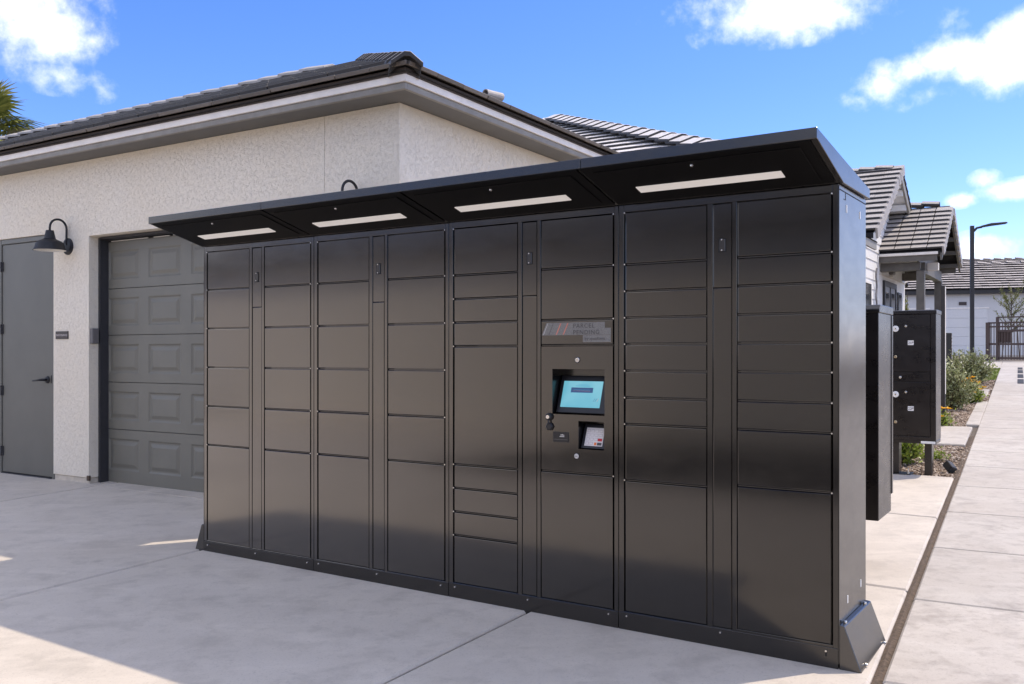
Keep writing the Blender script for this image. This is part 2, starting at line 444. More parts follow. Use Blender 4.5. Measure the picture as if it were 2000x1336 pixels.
def clip(poly, p, nrm):
    """keep the part of poly on the side of p that nrm points to"""
    out = []
    for i in range(len(poly)):
        a, b = poly[i], poly[(i + 1) % len(poly)]
        da = (a[0] - p[0]) * nrm[0] + (a[1] - p[1]) * nrm[1]; db = (b[0] - p[0]) * nrm[0] + (b[1] - p[1]) * nrm[1]
        if da >= 0: out.append(a)
        if da * db < 0:
            t = da / (da - db); out.append((a[0] + (b[0] - a[0]) * t, a[1] + (b[1] - a[1]) * t))
    return out

# ------------------------------------------------------------------ ground
EX = Vector((.8329, -.5535)); NN = Vector((.5535, .8329))          # locker axes
P0 = Vector((1.407, 3.618)); DW = Vector((.4836, .8753)); AW = Vector((.8753, -.4836))   # walkway axes
def wpt(a, b): return (P0.x + AW.x * a + DW.x * b, P0.y + AW.y * a + DW.y * b)
def qv(q, v): return (EX.x * q + NN.x * v, EX.y * q + NN.y * v)

g = MB(); xs = [-400, -120, -60, -30] + list(range(-20, 41, 3)) + [60, 120, 400]; ys = [-400, -120, -60, -30] + list(range(-21, 82, 3)) + [120, 200, 400]
for y in ys:
    for x in xs: g.v.append((x, y, gh(x, y) - 0.045))
nx = len(xs)
for j in range(len(ys) - 1):
    for i in range(nx - 1): g.f.append((j * nx + i, j * nx + i + 1, (j + 1) * nx + i + 1, (j + 1) * nx + i))
ground = struct(g.build('ground', M['desert']))

def slab(poly, parent, mat, lift=0.0, th=0.1, bev=0.011):
    mb = MB(); n = len(poly)
    top = [(x, y, gh(x, y) + lift) for x, y in poly]; bot = [(x, y, gh(x, y) + lift - th) for x, y in poly]
    mb.v = top + bot; mb.f = [tuple(range(n)), tuple(reversed(range(n, 2 * n)))] + [(i, n + i, n + (i + 1) % n, (i + 1) % n) for i in range(n)]
    return mb.build('slab', mat, parent, bevel=bev)

apron = struct(bpy.data.objects.new('driveway', None)); COL.objects.link(apron)
GAP = 0.010
QS = [-20, -14.0, -11.0, -8.06, -5.045, -2.49, 1.2, 4.2]
VS_L = [-20, -8, 0.2, 14]
for i in range(len(QS) - 1):
    if i < 3: vs_ = [-20, -8, -1.6, 14]
    elif i < 5: vs_ = [-1.6, 14]
    elif i == 5: vs_ = [-1.6, 5.235, 7.277, 9.244]
    else: continue
    for j in range(len(vs_) - 1):
        p = [qv(QS[i] + GAP, vs_[j] + GAP), qv(QS[i + 1] - GAP, vs_[j] + GAP), qv(QS[i + 1] - GAP, vs_[j + 1] - GAP), qv(QS[i] + GAP, vs_[j + 1] - GAP)]
        p = clip(p, P0, (-AW.x, -AW.y))
        if len(p) > 2: slab(p, apron, M['concrete'])

rd = MB(); N_ = 10
for a_ in range(N_):
    for b_ in range(N_):
        q0, q1 = -8.05 + 3.4 * a_, -8.05 + 3.4 * (a_ + 1); v0, v1 = -20 + 1.839 * b_, -20 + 1.839 * (b_ + 1)
        rd.poly([(x, y, gh(x, y) - 0.02) for x, y in (qv(q0, v0), qv(q1, v0), qv(q1, v1), qv(q0, v1))])
struct(rd.build('road', M['asphalt']))
walk = struct(bpy.data.objects.new('walkway', None)); COL.objects.link(walk)
def wrect(a0, a1, b0, b1, g=0.004): return [wpt(a0 + g, b0 + g), wpt(a1 - g, b0 + g), wpt(a1 - g, b1 - g), wpt(a0 + g, b1 - g)]
for k in range(-3, 24):
    b0 = 1.29 + 1.237 * k
    for (a0, a1) in ((0.04, 1.30), (1.30, 2.55)):
        slab(wrect(a0, a1, b0, b0 + 1.237), walk, M['walk'])
for k in range(14):
    for j in range(1):
        slab(wrect(2.55, 4.2, -2.42 + 2.474 * k, -2.42 + 2.474 * (k + 1)), walk, M['walk'])
slab(wrect(-3.2, -0.02, 8.0, 10.03), walk, M['walk'])
slab(wrect(-0.13, 0.05, 10.35, 12.4), walk, M['walk'])
slab(wrect(-0.13, 0.05, 12.41, 14.5), walk, M['walk'])
slab(wrect(-0.42, 0.0, 15.9, 17.85), walk, M['walk'])
for i in range(5): slab(wrect(-6 + i * 3, -3 + i * 3, 31.0 if i > 0 else 28.2, 36), walk, M['walk'])
slab(wrect(-3, 0.05, 28.2, 30.95), walk, M['walk'])
# packed soil in the joint between slab and walkway
sj = MB()
for k in range(60):
    b0 = -3 + k * 0.205
    for s, (a, z) in enumerate(((-0.03, -0.03), (0.018, -0.012), (0.07, -0.03))):
        p = wpt(a, b0); sj.v.append((p[0] + 0.004 * math.sin(k * 1.7), p[1], gh(*p) + z + 0.005 * math.sin(k * 2.3 + s)))
    if k:
        i = 3 * k
        sj.f += [(i - 3, i - 2, i + 1, i), (i - 2, i - 1, i + 2, i + 1)]
struct(sj.build('soil_strip', M['soil'], None))

# gravel beds: soil base + loose stones
ico = bmesh.new(); bmesh.ops.create_icosphere(ico, subdivisions=1, radius=1.0)
IV = [v.co.copy() for v in ico.verts]; IF = [tuple(v.index for v in f.verts) for f in ico.faces]; ico.free()
oct_v = [Vector(v) for v in ((1, 0, 0), (-1, 0, 0), (0, 1, 0), (0, -1, 0), (0, 0, 1), (0, 0, -1))]
oct_f = [(0, 2, 4), (2, 1, 4), (1, 3, 4), (3, 0, 4), (2, 0, 5), (1, 2, 5), (3, 1, 5), (0, 3, 5)]
def gravel(a0, a1, b0, b1, n, s0, s1, name='gravel_bed'):
    bed = MB(); N = 8
    p = wrect(a0, a1, b0, b1, 0)
    bed.poly([(x, y, gh(x, y) - 0.038) for x, y in p])
    base = struct(bed.build('planting_bed', M['soil'], None))
    st = MB(); rnd = random.Random(int(b0 * 100))
    for _ in range(n):
        a = rnd.uniform(a0 + .01, a1 - .01); b = rnd.uniform(b0 + .01, b1 - .01); x, y = wpt(a, b); s = rnd.uniform(s0, s1)
        rot = Matrix.Rotation(rnd.uniform(0, 6.28), 3, 'Z') @ Matrix.Rotation(rnd.uniform(-.7, .7), 3, 'X')
        sx, sy, sz = s * rnd.uniform(.8, 1.4), s * rnd.uniform(.6, 1), s * rnd.uniform(.4, .75)
        i = len(st.v); z = gh(x, y) - 0.036 + sz * rnd.uniform(.3, 1.6)
        for v in IV:
            q = rot @ Vector((v.x * sx * rnd.uniform(.8, 1.1), v.y * sy * rnd.uniform(.8, 1.1), v.z * sz)); st.v.append((x + q.x, y + q.y, z + q.z))
        st.f += [tuple(i + k for k in f) for f in IF]
    me = bpy.data.meshes.new(name); me.from_pydata(st.v, [], st.f); me.materials.append(M['stone'])
    o = bpy.data.objects.new(name, me); COL.objects.link(o); o['kind'] = 'stuff'
    return o
def wv(v): return v
struct(MB().poly([(x, y, gh(x, y) - 0.03) for x, y in [qv(-20, -1.6), qv(3.6, -1.6), wpt(-0.06, 6.0), wpt(-0.06, 5.0), wpt(-5, 4.6), qv(-20, 13)]]).build('joint_bed', M['soil'])) if False else None
gravel(-1.6, 0.05, 5.08, 8.0, 11000, 0.007, 0.019)
gravel(-1.3, -0.10, 10.03, 14.5, 9000, 0.009, 0.023)
gravel(-1.5, 0.03, 14.5, 21.3, 7000, 0.012, 0.030)

gravel(-0.015, 0.07, -2.5, 5.0, 700, 0.003, 0.009, 'joint_debris')
turf = MB(); tp = wrect(-2.6, 0.04, 21.3, 27.7, 0)
turf.poly([(x, y, gh(x, y) + 0.004) for x, y in tp])
rnd = random.Random(3)
for _ in range(9000):
    x, y = wpt(rnd.uniform(-2.6, 0.04), rnd.uniform(21.3, 27.7)); z = gh(x, y); an = rnd.uniform(0, 6.28); h_ = rnd.uniform(.02, .05)
    c, s = .008 * math.cos(an), .008 * math.sin(an)
    turf.poly([(x - c, y - s, z + .004), (x + c, y + s, z + .004), (x + rnd.uniform(-.02, .02), y + rnd.uniform(-.02, .02), z + h_)])
me = bpy.data.meshes.new('turf'); me.from_pydata(turf.v, [], turf.f); me.materials.append(M['turf'])
o = bpy.data.objects.new('turf', me); COL.objects.link(o); o['kind'] = 'stuff'

# ------------------------------------------------------------------ tiles
def paint_shade(me):
    # shade put into the colour: sunlit face stays pale, ends and underside charcoal
    me.materials.append(M['tile_shade'])
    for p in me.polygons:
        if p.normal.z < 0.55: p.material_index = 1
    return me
def tile_mesh(w, l, th, mat, name='tile'):
    mb = MB()   # origin: centre of the lower edge on the underside; +y runs up the slope
    mb.box(-w / 2, w / 2, 0, l, 0, th)
    return paint_shade(mb.mesh(name, mat, bevel=0.003))
def cap_mesh(w, l, th, slope, mat, name='ridge_tile'):
    d = w * slope
    prof = [(-w, -d), (-0.02, -0.004), (0.02, -0.004), (w, -d), (w, -d + th), (0.022, th), (-0.022, th), (-w, -d + th)]
    return paint_shade(MB().prism(prof, 0, l, 'y').mesh(name, mat, bevel=0.003))

def frame(origin, xa, ya):
    xa = Vector(xa).normalized(); ya = Vector(ya).normalized(); za = xa.cross(ya).normalized(); ya = za.cross(xa).normalized()
    m = Matrix.Identity(4)
    for i in range(3):
        m[i][0] = xa[i]; m[i][1] = ya[i]; m[i][2] = za[i]; m[i][3] = origin[i]
    return m

def tile_slope(parent, me, origin, along, up, w, e, rows, x_rng, keep, th, tilt=0.085, start=0.0, jit=0.004, stagger=False, gapf=1.0, cut=None):
    """rows of tiles: origin = eave start, along = unit vector along the eave, up = unit vector up the slope"""
    along = Vector(along).normalized(); up = Vector(up).normalized(); nrm = along.cross(up).normalized(); flip = nrm.z < 0
    if flip: nrm = -nrm
    rnd = random.Random(int(abs(origin[0] * 91) + rows))
    n = 0
    up_t = (up - nrm * tilt).normalized()
    for r in range(rows):
        x = x_rng[0] + (w / 2 if (stagger and r % 2) else 0)
        while x < x_rng[1]:
            if keep(x + w / 2, r * e):
                o = Vector(origin) + along * (x + w / 2) + up * (r * e + start + rnd.uniform(-jit, jit)) + nrm * (th * gapf + 0.006 + rnd.uniform(-.001, .002))
                a2 = (along + nrm * rnd.uniform(-.006, .006) + up * rnd.uniform(-.006, .006))
                mt = frame(o, -a2 if flip else a2, up_t); mesh = me
                if cut:     # tiles sawn along the hip
                    inv = mt.inverted(); pc = inv @ Vector(cut[0]); pn = inv.to_3x3() @ Vector(cut[1]).normalized()
                    dist = [(v.co - pc).dot(pn) for v in me.vertices]
                    if min(dist) >= 0 or max(dist) <= 0:
                        if max(dist) <= 0: x += w; continue
                    else:
                        mesh = me.copy(); bm = bmesh.new(); bm.from_mesh(mesh)
                        bmesh.ops.bisect_plane(bm, geom=bm.verts[:] + bm.edges[:] + bm.faces[:], plane_co=pc, plane_no=pn, clear_inner=True)
                        bm.to_mesh(mesh); bm.free()
                        if len(mesh.polygons) < 2: x += w; continue
                place('tile', mesh, parent, mt); n += 1
            x += w
    return n

def caps(parent, me, p0, p1, e, side, lift, tilt=0.09, first=0.0, jit=0.006):
    p0 = Vector(p0); p1 = Vector(p1); d = (p1 - p0); L = d.length; d.normalize()
    rnd = random.Random(int(L * 77)); s = first
    side = Vector(side).normalized(); up = side.cross(d).normalized()
    while s < L - e * 0.3:
        o = p0 + d * s + up * (lift + rnd.uniform(0, .004)) + side * rnd.uniform(-jit, jit)
        place('ridge_tile', me, parent, frame(o, side, d - up * tilt)); s += e

# ------------------------------------------------------------------ garage building
GA = Vector((-4.05, 8.77)); GROT = math.atan2(-.527, .8499)
garage = thing('garage_building', 'white stucco garage building with low tiled hip roof behind the black locker', 'building', (GA.x, GA.y, 0), GROT)
SOF = 3.159; GX = 3.786; OH = 0.258; GD = 6.0
TH = 0.19
DO0, DO1 = -1.575, -0.577       # man door opening
w = MB()
w.box(-9.5, DO0, 0, TH, 0.115, SOF)
w.box(DO0, DO1, 0, TH, 2.494, SOF)
w.box(DO1, 0, 0, TH, 0.115, SOF)
w.box(0, 3.0385, 0, TH, 2.43, SOF)
w.box(3.0415, GX, 0, TH, 0.06, SOF)
w.box(3.0385, 3.0415, 0.008, TH, 2.43, SOF)
w.box(GX - TH, GX, TH, GD, 0.03, SOF)
w.box(-9.5, GX - TH, GD - TH, GD, 0.03, SOF)
w.box(-9.5, -9.5 + TH, TH, GD - TH, 0.03, SOF)
w.build('wall', M['stucco'], garage, bevel=0.012, seg=2)
fd = MB(); fd.box(-9.5, DO0, 0.014, TH - .01, -0.05, 0.113); fd.box(DO1, -0.014, 0.014, TH - 0.01, -0.05, 0.113)
fd.build('foundation', M['foundation'], garage, bevel=0.006)
wp = MB(); wp.box(-0.03, 0.006, -0.006, 0.02, 0.085, 0.135); wp.build('corner_clip', M['bark'], garage, bevel=0.004)
s = MB()
s.box(-9.7, GX + OH - 0.03, -OH + 0.03, 0.0, SOF + 0.002, SOF + 0.02)
s.box(GX, GX + OH - 0.03, 0.0, GD + OH, SOF + 0.002, SOF + 0.02)
s.box(-9.7, GX, 0.0, GD, SOF + 0.004, SOF + 0.018)
s.build('soffit', M['soffit'], garage)
fa = MB(); fa.box(-9.7, GX + OH, -OH, -OH + 0.03, SOF, SOF + 0.047); fa.box(GX + OH - 0.03, GX + OH, -OH + 0.03, GD + OH, SOF, SOF + 0.047)
fa.build('fascia', M['fascia'], garage, bevel=0.003)
ft = MB(); ft.box(-9.7, GX + OH + 0.012, -OH - 0.014, -OH + 0.03, SOF + 0.0492, SOF + 0.110); ft.build('drip_board', M['trim_light'], garage, bevel=0.003)
ft = MB(); ft.box(GX + OH - 0.03, GX + OH + 0.014, -OH - 0.0125, GD + OH, SOF + 0.0496, SOF + 0.1095); ft.build('drip_board', M['trim_light'], garage, bevel=0.003)
# roof deck
PZ = 0.44; EO = 0.30; ZE = 3.272; HALF = 3.25
xe = GX + EO; ye = -EO
rf = MB()
pk = (xe - HALF, ye + HALF, ZE + PZ * HALF)
rf.poly([(-9.8, ye, ZE), (xe, ye, ZE), pk, (-9.8, pk[1], pk[2])])
rf.poly([(xe, ye, ZE), (xe, ye + 2 * HALF, ZE), pk])
rf.poly([(-9.8, pk[1], pk[2]), pk, (xe, ye + 2 * HALF, ZE), (-9.8, ye + 2 * HALF, ZE)])
rf.poly([(-9.8, ye, ZE), (-9.8, pk[1], pk[2]), (-9.8, ye + 2 * HALF, ZE)])
rf.poly([(-9.8, ye, ZE - .001), (-9.8, ye + 2 * HALF, ZE - .001), (xe, ye + 2 * HALF, ZE - .001), (xe, ye, ZE - .001)])
roof = rf.build('roof', M['underlay'], garage)
bs = MB(); bs.box(-9.7, xe - 0.05, ye + 0.02, ye + 0.05, SOF + 0.1, ZE + 0.028); bs.box(xe - 0.05, xe - 0.02, ye + 0.02, ye + 2 * HALF, SOF + 0.1, ZE + 0.028); bs.build('bird_stop', M['birdstop'], garage)
tme = tile_mesh(0.328, 0.43, 0.03, M['tile'])
em = tile_mesh(0.328, 0.43, 0.03, M['tile']); em.materials[1] = M['tile_eave']; tcap = cap_mesh(0.165, 0.42, 0.03, 0.40, M['tile_light']); tcap.materials[1] = M['tile_light']; hcap = cap_mesh(0.112, 0.42, 0.030, 0.60, M['tile_light'])
upv = Vector((0, 1, PZ)).normalized()
sl = math.sqrt(1 + PZ * PZ)
tile_slope(roof, tme, (xe, ye, ZE), (1, 0, 0), upv, 0.332, 0.345, 10, (-8.3, -0.02), lambda x, q: -x > q / sl - 0.4 and q > 0.1, 0.03, start=-0.01, gapf=1.6, tilt=0.12, cut=((xe, ye, ZE), (-1, -1, 0)))
tile_slope(roof, em, (xe, ye, ZE), (1, 0, 0), upv, 0.332, 0.345, 1, (-9.6, -0.02), lambda x, q: True, 0.03, start=-0.01, cut=((xe, ye, ZE), (-1, -1, 0)))
upr = Vector((-1, 0, PZ)).normalized()
tile_slope(roof, tme, (xe, ye, ZE), (0, 1, 0), upr, 0.332, 0.345, 4, (0.0, 5.3), lambda x, q: x > q / sl - 0.4 and q > 0.1, 0.03, start=-0.01, cut=((xe, ye, ZE), (1, 1, 0)))
tile_slope(roof, em, (xe, ye, ZE), (0, 1, 0), upr, 0.332, 0.345, 1, (0.0, 5.3), lambda x, q: True, 0.03, start=-0.01, cut=((xe, ye, ZE), (1, 1, 0)))
hip_d = Vector((-1, 1, PZ))
caps(roof, hcap, Vector((xe, ye, ZE)) + Vector((0.02, -0.02, 0.03)), Vector(pk) + Vector((0.4, -0.4, -0.12)), 0.335, (1, 1, 0), 0.055)
hc2 = Vector((xe, ye, ZE))
caps(roof, tcap, (pk[0] - 7.6, pk[1], pk[2] + 0.02), (pk[0] - 0.55, pk[1], pk[2] + 0.02), 0.355, (0, -1, 0), 0.075, tilt=0.07)
# starter stack of hip tiles at the corner
for k in range(4):
    o = Vector((xe + 0.015, ye - 0.015, ZE - 0.02 - 0.032 * k)) + hip_d.normalized() * (0.035 + 0.045 * k)
    place('ridge_tile', hcap, roof, frame(o + Vector((0, 0, .085)), (1, 1, 0), hip_d.normalized() - Vector((0, 0, .02))))
# barrel tile left lying on the right-hand eave
bt = MB(); bt.lathe([(0.029, 0), (0.036, 0), (0.036, 0.21), (0.029, 0.21), (0.029, 0)], 14, (0, 0, 0), 'y')
o = bt.build('loose_tile', M['tile_light'], roof, smooth=False); o.location = (xe - 0.28, ye + 1.42, 3.272 + 0.44 * 0.28 + 0.10); o.rotation_euler = (R(3), 0, R(-8))

# door (person door)
df = MB(); df.box(DO0, DO0 + 0.05, 0.012, 0.16, 0.02, 2.49); df.box(DO1 - 0.05, DO1, 0.012, 0.16, 0.02, 2.49); df.box(DO0 + 0.05, DO1 - 0.05, 0.012, 0.16, 2.44, 2.49)
df.build('door_frame', M['door_grey'], garage, bevel=0.004)
dr = MB(); dr.box(DO0 + 0.054, DO1 - 0.054, 0.022, 0.067, 0.072, 2.436); door = dr.build('door', M['door_grey'], garage, bevel=0.003)
b = MB(); b.box(DO0 + 0.05, DO1 - 0.05, 0.09, 0.16, 0.02, 2.44); b.build('door_stop', M['gap'], garage)
b = MB(); b.box(DO0 + 0.05, DO1 - 0.05, 0.0, 0.09, 0.03, 0.066); b.build('threshold', M['jamb'], garage, bevel=0.004)
hz = 1.043
hb = MB(); hb.lathe([(0.0, -0.012), (0.033, -0.012), (0.036, 0.0)], 16, (DO1 - 0.13, 0.02, hz), 'y'); hb.tube([(DO1 - 0.13, 0.015, hz), (DO1 - 0.13, -0.04, hz)], 0.013, 10)
hb.tube([(DO1 - 0.13, -0.04, hz), (DO1 - 0.17, -0.046, hz - 0.002), (DO1 - 0.285, -0.044, hz - 0.012)], [0.012, 0.011, 0.007], 8)
hb.build('handle', M['lamp_black'], door, smooth=True)
b = MB(); b.box(DO1 - 0.056, DO1 - 0.046, 0.008, 0.03, hz - 0.035, hz + 0.045); b.build('strike_plate', M['lamp_black'], door, bevel=0.002)
for hz_ in (2.21, 1.56, 0.92, 0.29):
    b = MB(); b.tube([(DO0 + 0.052, 0.008, hz_ - 0.05), (DO0 + 0.052, 0.008, hz_ + 0.05)], 0.009, 8); b.box(DO0 + 0.03, DO0 + 0.078, 0.015, 0.024, hz_ - 0.05, hz_ + 0.05)
    b.build('hinge', M['jamb'], door)

# sectional garage door
jb = MB(); jb.box(0.0, 0.03, 0.1, 0.26, 0.02, 2.42); jb.box(3.01, 3.04, 0.1, 0.26, 0.02, 2.42); jb.box(0.03, 3.01, 0.1, 0.26, 2.405, 2.425)
jb.build('door_jamb', M['jamb'], garage)
SECZ = [0.048, 0.574, 1.028, 1.482, 1.931, 2.385]
gdoor = MB().box(0.03, 3.01, 0.235, 0.26, 0.045, 2.40).build('garage_door', M['garage_grey'], garage)
for k in range(5):
    z0, z1 = SECZ[k] + 0.003, SECZ[k + 1] - 0.003
    if k == 0: z0 += 0.0
    mb = MB(); y0 = 0.19
    pz0, pz1 = z0 + (0.13 if k == 0 else 0.085), z1 - 0.085
    px = [(0.035 + 0.6 * c, 0.035 + 0.6 * c + 0.46) for c in range(5)]
    # face with five raised, moulded panels
    xs_ = [0.03 - 0.0] + [v for p in px for v in p] + [3.01]
    for i in range(len(xs_) - 1):
        a_, b_ = xs_[i], xs_[i + 1]
        if i % 2 == 0:
            if b_ - a_ > 1e-4: mb.poly([(a_, y0, z0), (b_, y0, z0), (b_, y0, z1), (a_, y0, z1)])
        else:
            mb.poly([(a_, y0, z0), (b_, y0, z0), (b_, y0, pz0), (a_, y0, pz0)]); mb.poly([(a_, y0, pz1), (b_, y0, pz1), (b_, y0, z1), (a_, y0, z1)])
            rings = [(0.0, 0.0), (0.016, 0.009), (0.030, 0.009), (0.062, -0.001)]
            pr = None
            for (ins, dy) in rings:
                q = [(a_ + ins, y0 + dy, pz0 + ins), (b_ - ins, y0 + dy, pz0 + ins), (b_ - ins, y0 + dy, pz1 - ins), (a_ + ins, y0 + dy, pz1 - ins)]
                if pr:
                    for t in range(4): mb.poly([pr[t], pr[(t + 1) % 4], q[(t + 1) % 4], q[t]])
                pr = q
            mb.poly(pr)
    mb.box(0.03, 3.01, y0 + 0.016, y0 + 0.04, z0, z1)
    mb.poly([(0.03, y0, z1), (3.01, y0, z1), (3.01, y0 + 0.016, z1), (0.03, y0 + 0.016, z1)]); mb.poly([(0.03, y0, z0), (0.03, y0 + 0.016, z0), (3.01, y0 + 0.016, z0), (3.01, y0, z0)])
    mb.build('door_section', M['garage_grey'], gdoor)
b = MB()
for (a_, b_) in ((0.06, 0.62), (0.70, 0.93), (0.98, 1.75), (1.8, 2.95)): b.box(a_, b_, 0.196, 0.206, 2.388, 2.396)
b.build('gap_light', M['white_enamel'], gdoor)  # sunlight through the gap above the door put in as white strips
b = MB(); b.box(0.03, 3.01, 0.192, 0.23, 0.036, 0.047); b.build('bottom_seal', M['trim_light'], gdoor)
b = MB()
for i in range(10): b.box(0.304 * i + 0.003, 0.304 * i + 0.301, -0.02, 0.3, -0.06, 0.052 - 0.002 * i)
o = MB().prism([(-0.03, -0.05), (0.23, -0.05), (0.23, 0.033), (-0.03, 0.058)], 0.0, 3.04, 'x').build('sill', M['concrete'], garage)

# lamps, sign, keypad on the wall
def gooseneck(s_, label):
    t = thing('wall_lamp', label, 'lamp', (GA.x + .8499 * s_, GA.y - .527 * s_, 0), GROT, 'gooseneck lamps on the garage wall')
    b = MB(); b.lathe([(0.0, -0.022), (0.06, -0.022), (0.08, -0.012), (0.082, 0.0)], 24, (0, 0, 2.348), 'y'); b.build('back_plate', M['lamp_black'], t, smooth=False)
    pts = [(0, -0.015, 2.36), (0, -0.022, 2.40), (0, -0.02, 2.47)]
    for k in range(0, 13):
        an = math.pi * k / 12; pts.append((0, -0.105 + 0.085 * math.cos(an), 2.515 + 0.085 * math.sin(an)))
    pts += [(0, -0.19, 2.48)]
    pts = [(p[0], p[1], p[2]) for p in pts]
    b = MB(); b.tube(pts, 0.0105, 10); b.build('gooseneck', M['lamp_black'], t, smooth=True)
    prof = [(0.0, 2.484), (0.034, 2.484), (0.036, 2.478), (0.052, 2.405), (0.066, 2.396), (0.108, 2.377), (0.122, 2.362), (0.130, 2.33), (0.145, 2.296), (0.149, 2.293), (0.143, 2.293)]
    b = MB(); b.lathe(prof, 32, (0, -0.19, 0)); sh = b.build('lamp_shade', M['lamp_black'], t, smooth=False)
    b = MB(); b.lathe([(0.143, 2.293), (0.127, 2.33), (0.10, 2.37), (0.0, 2.39)], 32, (0, -0.19, 0)); b.build('shade_lining', M['white_enamel'], sh)
    b = MB(); b.lathe([(0.0, 2.30), (0.02, 2.305), (0.028, 2.325), (0.02, 2.35), (0.012, 2.37)], 12, (0, -0.19, 0)); b.build('bulb', M['white_enamel'], sh, smooth=True)
    return t
gooseneck(-0.327, 'black gooseneck wall lamp between the grey door and the garage door')
gooseneck(3.397, 'black gooseneck lamp whose curved arm shows above the locker canopy')

t = thing('door_sign', 'small dark brown MAINTENANCE sign with pale lettering beside the grey door', 'sign', (GA.x - .8499 * .424, GA.y + .527 * .424, 0), GROT)
b = MB(); b.box(-0.1, 0.1, -0.012, 0.004, 1.447, 1.522); b.build('sign_plate', M['sign_brown'], t, bevel=0.003)
tm = text_mesh('MAINTENANCE', 0.0285, M['sign_text'], align='CENTER')
place('lettering', tm, t, frame((0, -0.0135, 1.475), (1, 0, 0), (0, 0, 1)))

t = thing('control_box', 'small grey metal box on the side of the stucco pier', 'box', (GA.x, GA.y, 0), GROT)
b = MB(); b.box(-0.004, 0.036, 0.012, 0.082, 1.400, 1.546); bx = b.build('housing', M['grey_box'], t, bevel=0.004)
b = MB(); b.box(0.036, 0.041, 0.016, 0.078, 1.404, 1.542); b.build('cover', M['grey_box'], t, bevel=0.002)

# ------------------------------------------------------------------ parcel locker
LL = Vector((-2.022, 6.017)); LROT = math.atan2(-.5535, .8329); W = 4.0448; U = W / 4; DEP = 0.467; HT = 2.0
lk = thing('parcel_locker', 'long black parcel locker bank with angled canopy, doors and touch screen', 'locker', (LL.x, LL.y, 0), LROT)
rows_small = [1.966, 1.7175, 1.592, 1.4665, 1.341, 1.2165, 1.0915, 0.966, 0.7055, 0.088]
LAY = {
 (0, 0): [1.966, 1.717, 1.465, 1.2125, 0.959, 0.7055, 0.083], (0, 1): [1.966, 1.717, 1.465, 1.2125, 0.959, 0.7055, 0.083],
 (1, 0): [1.966, 1.717, 1.465, 1.2125, 0.959, 0.7055, 0.083], (1, 1): [1.966, 1.717, 1.465, 1.2125, 0.959, 0.7055, 0.083],
 (2, 0): [1.966, 1.717, 1.591, 1.4655, 1.3395, 0.712, 0.5865, 0.461, 0.336, 0.085], (2, 1): [1.966, 1.721, 1.467, 1.341, 0.7175, 0.085],
 (3, 0): [1.966, 1.720, 1.594, 1.469, 1.3445, 1.219, 1.093, 0.968, 0.704, 0.088],
 (3, 1): [1.966, 1.721, 1.5965, 1.471, 1.3455, 1.2215, 1.0945, 0.969, 0.7215, 0.096]}
XC = [(0.028, 0.441), (0.466, 0.556), (0.577, 0.988)]
pin = MB(); pin.lathe([(0.0, -0.004), (0.0035, -0.004), (0.0045, -0.001), (0.0045, 0.003)], 8, (0, 0, 0), 'y'); pin_me = pin.mesh('hinge_pin', M['steel'])
rnd = random.Random(11)
def door_box(x0, x1, z0, z1, name='locker_door', mat=None, tilt=True):
    cx, cz = (x0 + x1) / 2, (z0 + z1) / 2
    b = MB(); b.box(x0 - cx, x1 - cx, 0, 0.016, z0 - cz, z1 - cz)
    o = b.build(name, mat or M['locker'], lk, bevel=0.0022, seg=2); o.location = (cx, 0.0015, cz)
    if tilt: o.rotation_euler = (R(rnd.uniform(-.10, .10)), 0, R(rnd.uniform(-.12, .12)))
    return o
